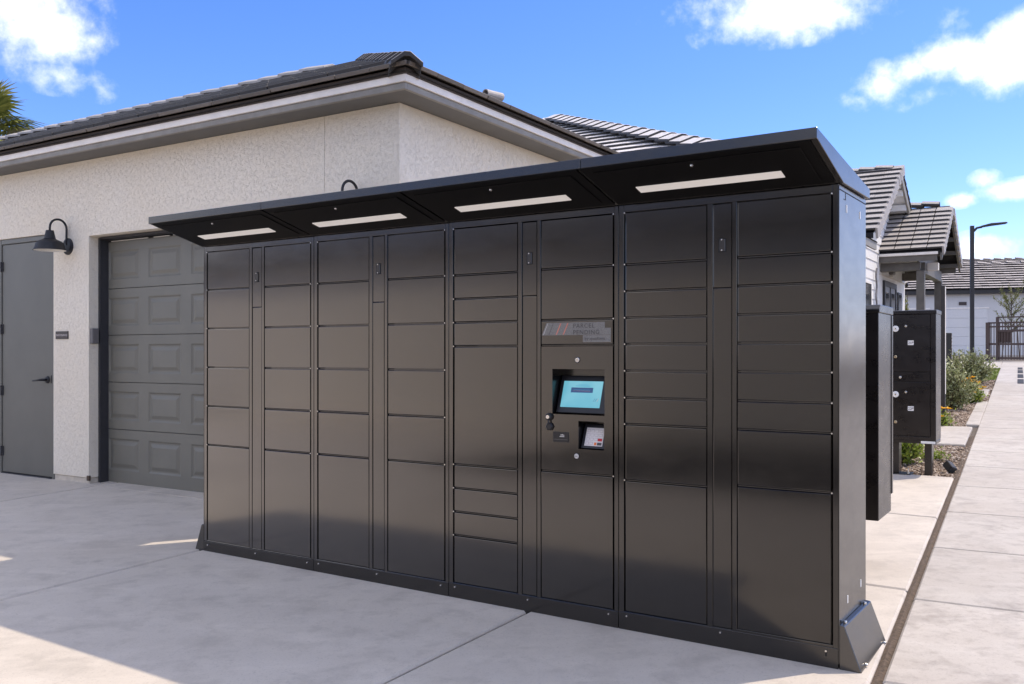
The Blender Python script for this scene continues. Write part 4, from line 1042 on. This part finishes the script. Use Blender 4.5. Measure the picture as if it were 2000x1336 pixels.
# rake tiles turn the edge down over the bargeboard
rk = MB(); rk.box(-0.02, 0.02, 0, 0.32, -0.17, 0.03); rk_me = rk.mesh('rake_tile', M['tile_light'])
for r in range(rows + 1):
    d_ = upL.normalized(); nn_ = Vector((1, 0, 0)).cross(d_)
    o = Vector((SO, eL, zl)) + d_ * (r * e) + nn_ * 0.06
    place('rake_tile', rk_me, mroof, frame(o, (1, 0, 0), d_ - nn_ * 0.16))
# porch
PY = 1.72; PZR = 4.62; PP = 0.676; PE0 = 0.0; PE1 = 3.44; PX0, PX1 = SW + 0.01, 0.47
pzl = PZR - PP * PY
pr = MB(); pr.prism([(PE0, pzl - 0.05), (PY, PZR - 0.05), (PE1, pzl - 0.05), (PE1, pzl), (PY, PZR), (PE0, pzl)], PX0, PX1 - 0.06, 'x'); proof = pr.build('porch_roof', M['underlay'], ch)
psl = math.sqrt(1 + PP * PP); e2 = 0.21; prow = int(PY * psl / e2)
tmp_ = tile_mesh(0.302, 0.27, 0.042, M['tile_light']); upP = Vector((0, 1, PP)); upQ = Vector((0, -1, PP))
tile_slope(proof, tmp_, (PX1, PE0, pzl), (1, 0, 0), upP, 0.3175, e2, prow, (-1.27, -0.01), lambda x, q: True, 0.042, tilt=0.19)
tile_slope(proof, tmp_, (PX1, PE1, pzl), (-1, 0, 0), upQ, 0.3175, e2, prow, (0.0, 1.26), lambda x, q: True, 0.042, tilt=0.19)
caps(proof, mc, (PX0 + .3, PY, PZR + 0.02), (PX1 - 0.22, PY, PZR + 0.02), 0.33, (0, -1, 0), 0.085, tilt=0.1)
rk2 = MB(); rk2.box(-0.02, 0.02, 0, 0.26, -0.15, 0.03); rk2_me = rk2.mesh('rake_tile', M['tile_light'])
for sgn, up_, y_ in ((1, upP, PE0), (-1, upQ, PE1)):
    for r in range(prow):
        d_ = up_.normalized(); nn_ = Vector((sgn, 0, 0)).cross(d_)
        place('rake_tile', rk2_me, proof, frame(Vector((PX1, y_, pzl)) + d_ * (r * e2) + nn_ * 0.055, (sgn, 0, 0), d_ - nn_ * 0.19))
for (ya, yb, za, zb) in ((PE0, PY, pzl, PZR), (PY + .001, PE1, PZR, pzl)):
    b = MB(); b.prism([(ya, za - 0.20), (yb, zb - 0.20), (yb, zb - 0.052), (ya, za - 0.052)], PX1 - 0.06, PX1 - 0.02, 'x'); b.build('bargeboard', M['post'], ch)
b = MB(); b.prism([(PE0 - 0.04, pzl - 0.02), (PE0 - 0.04, pzl - 0.075), (PE0 + 0.02, pzl - 0.075), (PE0 + 0.02, pzl - 0.02)], PX0, PX1 - 0.1, 'x'); b.build('gutter', M['trim_light'], ch)
b = MB(); b.box(PX0, PX1 - 0.12, PE0 + 0.005, PE0 + 0.045, pzl - 0.20, pzl - 0.08); b.build('fascia', M['post'], ch)
b = MB(); b.box(PX0, PX1 - 0.12, PE1 - 0.045, PE1 - 0.005, pzl - 0.22, pzl - 0.05); b.build('fascia', M['post'], ch)
b = MB(); b.box(PX0 + 0.001, 0.0, 0.22, 0.38, 3.08, 3.26); b.build('beam', M['post'], ch, bevel=0.006)
b = MB(); b.box(-0.08, 0.08, 0.385, 3.05, 3.02, 3.26); b.build('beam', M['post'], ch, bevel=0.006)
b = MB(); b.box(PX0 + 0.001, 0.0, 3.06, 3.22, 3.08, 3.26); b.build('beam', M['post'], ch, bevel=0.006)
b = MB(); b.box(0.082, 0.30, 0.62, 0.78, 3.10, 3.26); b.build('outrigger', M['offwhite'], ch, bevel=0.004)
b = MB(); b.prism([(0.2, 3.262), (3.24, 3.262), (3.24, pzl + 0.05), (PY, PZR - 0.22), (0.2, pzl + 0.02)], -0.06, -0.02, 'x'); b.build('gable_panel', M['post'], ch)
for k in range(4):
    for sgn in (1, -1):
        dy = 0.35 + 0.4 * k; yk = PY + sgn * dy; zk = PZR - PP * (dy + 0.05) - 0.18
        MB().box(-0.018, PX1 - 0.061, yk - 0.045, yk + 0.045, zk, zk + 0.09).build('outlooker', M['post'], ch)
for yk in (0.30, 3.14):
    pp = thing if False else None
    b = MB(); b.box(-0.08, 0.08, yk - 0.08, yk + 0.08, 0.45, 3.079 if yk < 1 else 3.06); b.build('porch_post', M['post'], ch, bevel=0.006)
struct(MB().box(-0.95, 0.75, -0.1, 3.8, 0.2, 0.56).build('porch_floor', M['walk'], ch)) if False else MB().box(SW + 0.001, 0.7, -0.1, 3.9, 0.2, 0.545).build('porch_floor', M['walk'], ch)

# ------------------------------------------------------------------ far buildings
FB = Vector((22.45, 47.0)); FROT = R(-17)
fz = gh(FB.x, FB.y) - 0.02
def far_building(name, label, loc, rot, x0, x1, depth, hw, pitch, caps_on=True, hip=False):
    t = thing(name, label, 'building', loc, rot)
    MB().box(x0, x1, 0, depth, -0.3, hw).build('wall', M['far_wall'], t)
    MB().box(x0 - 0.3, x1 + 0.3, -0.3, -0.2, hw - 0.02, hw + 0.2).build('fascia', M['dark_metal'], t)
    zt = hw + 0.2; half = depth / 2 + 0.35; top = zt + pitch * half
    rf = MB(); yc = depth / 2
    xa, xb = x0 - 0.35, x1 + 0.35
    ha = half if hip else 0
    rf.poly([(xa, -0.35, zt), (xb, -0.35, zt), (xb - ha, yc, top), (xa + ha, yc, top)]); rf.poly([(xa + ha, yc, top), (xb - ha, yc, top), (xb, depth + .35, zt), (xa, depth + .35, zt)])
    rf.poly([(xa, -.35, zt), (xa + ha, yc, top), (xa, depth + .35, zt)]); rf.poly([(xb, -.35, zt), (xb, depth + .35, zt), (xb - ha, yc, top)])
    r_ = rf.build('roof', M['underlay'], t)
    up = Vector((0, 1, pitch)).normalized(); L = half * math.sqrt(1 + pitch ** 2); n = max(3, int(L / 0.34)); nn_ = Vector((1, 0, 0)).cross(up)
    for k in range(n):
        o = Vector((0, -0.35, zt)) + up * (k * L / n)
        xs0 = xa + (k + .3) / n * ha; xs1 = xb - (k + .3) / n * ha
        # one course of side-by-side tiles, slightly uneven
        mb = MB(); x = xs0; j = 0; rr = random.Random(k * 31 + int(x0))
        while x < xs1:
            w_ = min(0.33, xs1 - x); a = rr.uniform(0.085, 0.105)
            p = [o + Vector((x, 0, 0)) + nn_ * a, o + Vector((x + w_ - .006, 0, 0)) + nn_ * a, o + Vector((x + w_ - .006, 0, 0)) + up * (L / n + .05) + nn_ * 0.012, o + Vector((x, 0, 0)) + up * (L / n + .05) + nn_ * 0.012]
            mb.poly(p); mb.poly([p[0] - nn_ * 0.035, p[1] - nn_ * 0.035, p[1], p[0]]); x += w_
        q_ = mb.build('tile_course', M['tile_far'], r_); q_.data.materials.append(M['tile_shade'])  # course fronts coloured dark to carry their shade
        for p_ in q_.data.polygons: p_.material_index = 1 if abs(p_.normal.z) < 0.7 else 0
    cm = cap_mesh(0.16, 0.45, 0.045, 0.4, M['tile_far'])
    caps(r_, cm, (xa + ha, yc, top), (xb - ha, yc, top), 0.7 if x1 - x0 > 12 else 0.4, (0, -1, 0), 0.08)
    return t, r_
far, far_roof = far_building('far_garage', 'long pale garage block with striped tile roof across the far driveway', (FB.x, FB.y, fz), FROT, -16, 14, 6.6, 3.12, 0.44)
# garage doors on it
for (a_, b_) in ((-4.6, -1.0), (-0.55, 1.75), (3.4, 5.9)):
    fd_ = MB().box(a_, b_, -0.012, 0.05, 0.0, 2.36).build('garage_door', M['far_door'], far)
    for k in range(5):
        MB().box(a_ + 0.03, b_ - 0.03, -0.03, -0.013, 0.01 + 0.47 * k, 0.46 + 0.47 * k).build('door_section', M['far_door'], fd_, bevel=0.01)
    MB().box(a_ - 0.07, b_ + 0.07, -0.035, -0.001, 2.365, 2.44).build('door_head', M['trim_light'], far)
MB().box(0.42, 0.78, -0.03, 0.0, 2.55, 2.72).build('number_plate', M['sign_brown'], far)
MB().box(-16, 14, -0.008, 0.0, -0.02, 0.09).build('wall_base', M['jamb'], far) if False else None
MB().prism([(-3.0, -.3), (0.0, -.3), (0.0, 0.008), (-3.0, 0.0)], -16, 14, 'x').build('forecourt', M['walk'], far)
back, back_roof = far_building('far_house', 'taller tiled house roof rising behind the far garage block', (29.5, 64.0, gh(29.5, 64)), R(-17), -4.5, 14, 10.0, 4.2, 0.42, hip=True)
# small front gable on it
gb = MB(); gb.prism([(-1.9, 5.35), (0.0, 6.25), (1.9, 5.35)], -0.6, 3.0, 'y'); g_ = gb.build('dormer', M['trim_light'], back); g_.location = (7.6, 0, 0)
b = MB(); b.prism([(-2.1, 5.28), (0.0, 6.28), (2.1, 5.28), (2.1, 5.40), (0.0, 6.42), (-2.1, 5.40)], -0.85, 3.2, 'y'); q = b.build('dormer_roof', M['tile'], back); q.location = (7.6, 0, 0)

# unseen pale building added behind the viewpoint for warm fill and door reflections
opp = thing('fill_building', 'unseen pale stucco building added behind the viewpoint for fill light and door reflections', 'building', (qv(-6, -9.5)[0], qv(-6, -9.5)[1], gh(*qv(-6, -9.5))), LROT + math.pi)
MB().box(-16, 20, 0, 6.5, -0.3, 4.1).build('wall', M['stucco'], opp)
rf = MB(); rf.prism([(-0.4, 4.1), (-0.4, 4.22), (3.25, 5.8), (6.9, 4.22), (6.9, 4.1)], -16.4, 20.4, 'x'); rf.build('roof', M['tile'], opp)

# ------------------------------------------------------------------ lamp post, bollard, gate
x, y = 0.502 * 40, 40.0; z = gh(x, y)
t = thing('street_lamp', 'tall dark street lamp with one flat arm before the far garages', 'street lamp', (x, y, z), R(-10))
MB().box(-0.075, 0.075, -0.075, 0.075, -0.1, 5.78).build('pole', M['dark_metal'], t, bevel=0.01)
b = MB(); b.tube([(0.07, 0, 5.55), (0.2, 0, 5.68), (0.40, 0, 5.72)], [0.06, 0.05, 0.05], 8); b.build('arm', M['dark_metal'], t)
MB().prism([(0.36, 5.69), (0.8, 5.76), (1.38, 5.83), (1.42, 5.87), (1.36, 5.91), (0.75, 5.87), (0.36, 5.77)], -0.12, 0.12, 'y').build('lamp_head', M['dark_metal'], t, bevel=0.015)
MB().box(-0.14, 0.14, -0.14, 0.14, -0.02, 0.05).build('base_plate', M['dark_metal'], t)

x, y = 0.4765 * 30, 30.0; z = gh(x, y)
t = thing('path_bollard', 'dark square path bollard with a pale printed strip behind the olive shrubs', 'bollard', (x, y, z), GROT)
MB().box(-0.09, 0.09, -0.07, 0.07, -0.1, 1.1).build('shaft', M['dark_metal'], t, bevel=0.006)
MB().box(0.091, 0.095, -0.06, 0.06, 0.1, 1.06).build('sign_strip', M['bark'], t)
for zz in (0.98, 0.86, 0.75, 0.64, 0.3): MB().box(0.096, 0.098, -0.025, 0.025, zz - 0.035, zz + 0.035).build('symbol', M['label'], t)

G1 = Vector((18.57, 35.75)); G2 = Vector((19.28, 34.5)); gd = G2 - G1; gl = gd.length + 5.0
t = thing('iron_gate', 'dark brown iron gate with thin pickets across the end of the walkway', 'gate', (G1.x, G1.y, gh(*G1)), math.atan2(gd.y, gd.x))
HG = 1.50; slope_z = (gh(*G2) - gh(*G1)) / gd.length
def gz_(x): return slope_z * x
MB().box(-0.07, 0.07, -0.05, 0.05, -0.1, HG).build('post', M['iron'], t)
for xp in (2.55, 5.1): MB().box(xp - 0.06, xp + 0.06, -0.06, 0.06, gz_(xp) - 0.1, gz_(xp) + HG + 0.22).build('post', M['iron'], t)
MB().box(0.35, 0.43, -0.05, 0.05, 0.02, HG + 0.2).build('post', M['iron'], t)
for (za, zb) in ((0.08, 0.16), (0.62, 0.70), (1.30, 1.36), (HG - 0.05, HG + 0.01)):
    b = MB()
    b.prism([(0.0, za), (gl, za + gz_(gl)), (gl, zb + gz_(gl)), (0.0, zb)], -0.02, 0.02, 'y'); b.build('rail', M['iron'], t)
MB().prism([(0.38, HG + 0.16), (gl, HG + 0.17 + gz_(gl)), (gl, HG + 0.22 + gz_(gl)), (0.38, HG + 0.21)], -0.02, 0.02, 'y').build('rail', M['iron'], t)
pk_me = MB().box(-0.011, 0.011, -0.011, 0.011, 0.06, HG).mesh('picket', M['iron']); xk = 0.13; pi = 0
while xk < gl:
    place('picket', pk_me, t, Matrix.Translation((xk, 0, gz_(xk)))); xk += 0.115
MB().box(0.44, 0.9, 0.022, 0.03, 0.70, 1.12).build('mesh_guard', M['iron'], t)
MB().box(0.43, 1.6, -0.03, 0.02, 1.12, 1.20).build('push_bar', M['iron'], t)
MB().box(0.43, 0.62, -0.07, 0.03, 0.80, 1.12).build('lock_box', M['iron'], t) if False else None

t = thing('floor_shadow', 'fence shadow built as dark bars on the pale walkway at the right frame edge', 'painted_shadow', (0, 0, 0))
for k in range(4):  # fence shadow across the walk put in as flat black bars
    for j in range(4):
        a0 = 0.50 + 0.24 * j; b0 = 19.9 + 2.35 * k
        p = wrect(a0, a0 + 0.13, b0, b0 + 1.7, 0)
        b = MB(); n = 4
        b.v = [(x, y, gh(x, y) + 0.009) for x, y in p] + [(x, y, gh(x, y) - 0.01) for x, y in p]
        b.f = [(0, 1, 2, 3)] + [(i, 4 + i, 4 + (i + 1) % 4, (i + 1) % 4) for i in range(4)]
        b.build('shadow_bar', M['gap'], t)

# landscape spot light
x, y = 4.21, 8.815; z = gh(x, y)
t = thing('spot_light', 'small black landscape spot light in the gravel beside the walkway', 'light', (x, y, z - 0.03), R(25))
b = MB(); b.tube([(0, 0, -0.02), (0, 0, 0.05)], 0.012, 8); b.build('stake', M['black'], t)
b = MB(); b.box(-0.04, 0.04, -0.05, 0.05, -0.035, 0.035); hd = b.build('head', M['lamp_black'], t, bevel=0.006); hd.location = (0, 0, 0.06); hd.rotation_euler = (R(38), R(20), 0)
b = MB(); b.box(-0.034, 0.034, -0.052, -0.0505, -0.03, 0.03); b.build('lens', M['glass'], hd)

# ------------------------------------------------------------------ plants
def leaf_quad(mb, p, d, up, l, w_):
    d = d.normalized(); s = d.cross(up)
    if s.length < 1e-3: s = d.orthogonal()
    s.normalize(); nrm = s.cross(d)
    m_ = p + d * (l * .45) + nrm * (l * .06); tip = p + d * l
    mb.poly([p, m_ + s * (w_ / 2), tip, m_ - s * (w_ / 2)])
def rdir(r, zmin=-1.0):
    while True:
        v = Vector((r.uniform(-1, 1), r.uniform(-1, 1), r.uniform(-1, 1)))
        if 0.05 < v.length < 1 and v.normalized().z > zmin: return v.normalized()

def leaves_obj(mb, name, mat, parent):
    me = bpy.data.meshes.new(name); me.from_pydata([tuple(v) for v in mb.v], [], mb.f); me.materials.append(mat)
    o = bpy.data.objects.new(name, me); COL.objects.link(o); o.parent = parent; return o

def shrub(name, label, cat, x, y, rx, ry, h_, n_stem, per, ll, lw, mat, seed, group=None, flowers=0, sub=6):
    z = gh(x, y) - 0.04; r = random.Random(seed)
    t = thing(name, label, cat, (x, y, z), r.uniform(0, 6), group)
    st = MB(); lv = MB(); fl = MB()
    for i in range(n_stem):
        an = r.uniform(0, 6.28); q = math.sqrt(r.uniform(0, 1)); el_ = r.uniform(.55, 1.0) * math.sqrt(max(0.05, 1 - 0.75 * q * q))
        tip = Vector((rx * q * math.cos(an), ry * q * math.sin(an), h_ * el_)) * r.uniform(.78, 1.08)
        b0 = Vector((tip.x * .12, tip.y * .12, 0)); mid = Vector((tip.x * .6, tip.y * .6, tip.z * .45))
        pts = [b0, mid, tip]
        st.tube(pts, [.010, .007, .003], 4, False)
        for k in range(per):
            u = r.uniform(.25, 1.0); p = (b0.lerp(mid, u * 2) if u < .5 else mid.lerp(tip, u * 2 - 1)) + Vector((r.gauss(0, .035), r.gauss(0, .035), r.gauss(0, .03))) * (1 + rx)
            if p.z < 0.02: p.z = 0.02
            d_ = (rdir(r) * .9 + (tip - mid).normalized() * .6 + Vector((0, 0, .2)))
            leaf_quad(lv, p, d_, Vector((r.uniform(-.5, .5), r.uniform(-.5, .5), 1)), ll * r.uniform(.6, 1.25), lw * r.uniform(.7, 1.2))
    leaves_obj(lv, 'foliage', mat, t)
    st.build('stem', M['bark'], t)
    for i in range(flowers):
        an = r.uniform(0, 6.28); q = math.sqrt(r.uniform(0, 1)); p = Vector((rx * q * math.cos(an), ry * q * math.sin(an), h_ * (1.02 - .55 * q * q) + r.uniform(-.02, .05)))
        f_ = MB()
        for k in range(9):
            a2 = 6.283 * k / 9; leaf_quad(f_, p, Vector((math.cos(a2), math.sin(a2), r.uniform(.15, .7))), Vector((0, 0, 1)), .062, .042)
        leaves_obj(f_, 'flower', M['petal'], t)
    return t
grp = 'olive grey shrubs in the gravel bed'
shrub('shrub', 'olive grey shrub beside the tall dark post, nearer of the two', 'shrub', 7.24, 15.15, .27, .45, .92, 95, 46, .062, .032, M['olive'], 5, grp)
shrub('shrub', 'olive grey shrub below the street lamp, farther and wider of the two', 'shrub', 10.55, 21.2, .46, .6, .92, 100, 44, .08, .042, M['olive'], 6, grp)
shrub('shrub', 'low dark green shrub between the two olive shrubs behind orange flowers', 'shrub', 9.0, 18.6, .42, .35, .38, 34, 30, .06, .03, M['green'], 16, grp)
fg = 'orange flowering plants in the gravel bed'
shrub('flower_plant', 'orange flowering plant in front of the olive shrubs, larger one', 'plant', 8.14, 16.3, .24, .26, .42, 48, 36, .05, .03, M['green'], 8, fg, 34)
shrub('flower_plant', 'orange flowering plant at the foot of the tall dark post', 'plant', 5.93, 12.75, .24, .22, .26, 36, 30, .042, .026, M['green'], 9, fg, 18)
shrub('leafy_plant', 'bright green leafy plant seen under the parcel cabinet between its legs', 'plant', 3.95, 9.42, .30, .26, .42, 60, 34, .055, .034, M['green'], 10)
shrub('leafy_plant', 'small green seedling plant on gravel right of the cabinet leg', 'plant', 4.44, 9.68, .12, .11, .12, 22, 18, .035, .022, M['green'], 11)

def sapling(label, x, y, h_, spread, n_br, seed, mat, stake=False, base=0.0):
    z = gh(x, y) - .05; r = random.Random(seed)
    t = thing('young_tree', label, 'tree', (x, y, z))
    tk = MB(); lv = MB()
    top = h_ * .55
    tk.tube([(0, 0, 0), (.02, .01, top * .5), (0, 0, top), (.03, 0, h_ * .98)], [.035, .03, .022, .005], 6)
    if stake: tk.tube([(-.35, .1, 0), (-.2, .05, top * 1.0)], .022, 5); tk.tube([(.3, -.1, 0), (.2, -.05, top)], .022, 5)
    for i in range(n_br):
        an = r.uniform(0, 6.28); z0 = r.uniform(.35, .8) * h_; l = spread * r.uniform(.6, 1.1)
        p0 = Vector((0, 0, z0)); d_ = Vector((math.cos(an), math.sin(an), r.uniform(.4, 1.3))).normalized(); p1 = p0 + d_ * l * .5 + Vector((0, 0, .05)); p2 = p1 + (d_ + Vector((0, 0, .35))).normalized() * l * .5
        tk.tube([p0, p1, p2], [.014, .010, .004], 4, False)
        for k in range(80):
            u = r.uniform(.1, 1.0); p = (p0.lerp(p1, u * 2) if u < .5 else p1.lerp(p2, u * 2 - 1)) + Vector((r.gauss(0, .035), r.gauss(0, .035), r.gauss(0, .04)))
            leaf_quad(lv, p, rdir(r) + Vector((0, 0, .2)), Vector((0, 0, 1)), r.uniform(.06, .12), r.uniform(.028, .05))
    tk.build('trunk', M['bark'], t); leaves_obj(lv, 'crown', mat, t)
    return t
sapling('staked young tree with thin leafy branches growing behind the iron gate', 0.5447 * 39, 39.0, 3.0, 1.35, 24, 21, M['yellowgreen'], True)
sapling('thin young tree with few yellow green leaves behind the porch posts', 0.4305 * 25, 25.0, 2.35, .45, 9, 22, M['yellowgreen'])

# fan palm beyond the garage roof
px_, py_ = -0.586 * 17, 17.0; pz_ = gh(px_, py_)
palm = thing('palm_tree', 'fan palm with yellow green fronds showing above the garage roof at left', 'tree', (px_, py_, pz_))
b = MB(); b.tube([(0, 0, -0.1), (.03, 0, 2.0), (0, .03, 4.0), (0, 0, 5.2)], [.22, .19, .17, .16], 12); b.build('trunk', M['bark'], palm)
r = random.Random(4)
crown_z = 5.3
for k in range(30):
    an = 2.4 * k + r.uniform(-.3, .3); e_ = R(r.uniform(-58, 72)) if k > 3 else R((20, 35, 8, -20)[k])
    if k < 4: an = (0.1, -0.5, 0.55, -0.15)[k]
    d_ = Vector((math.cos(an) * math.cos(e_), math.sin(an) * math.cos(e_), math.sin(e_)))
    pl_ = r.uniform(.45, .7); tip = Vector((0, 0, crown_z)) + d_ * pl_ + Vector((0, 0, -.08))
    fr = MB(); fr.tube([(0, 0, crown_z - .1), Vector((0, 0, crown_z)) + d_ * pl_ * .6, tip], [.02, .014, .012], 5)
    side = d_.cross(Vector((0, 0, 1))).normalized(); nrm = side.cross(d_)
    nseg = 19
    for s_ in range(nseg):
        f_ = (s_ / (nseg - 1) - .5) * 2; ang = f_ * R(115)
        dd = (d_ * math.cos(ang) + side * math.sin(ang)).normalized(); L = .66 * (1 - .22 * abs(f_)) * r.uniform(.9, 1.05)
        w_ = .034; sd = dd.cross(nrm).normalized()
        p1 = tip + dd * L * .55 + nrm * .03; p2 = tip + dd * L + Vector((0, 0, -.13 * L)) - nrm * .02
        fr.poly([tip, p1 + sd * w_, p2, p1 - sd * w_])
    o = leaves_obj(fr, 'frond', M['palm'] if (k % 3 and e_ > -.3) or k < 4 else M['palm_dry'], palm)
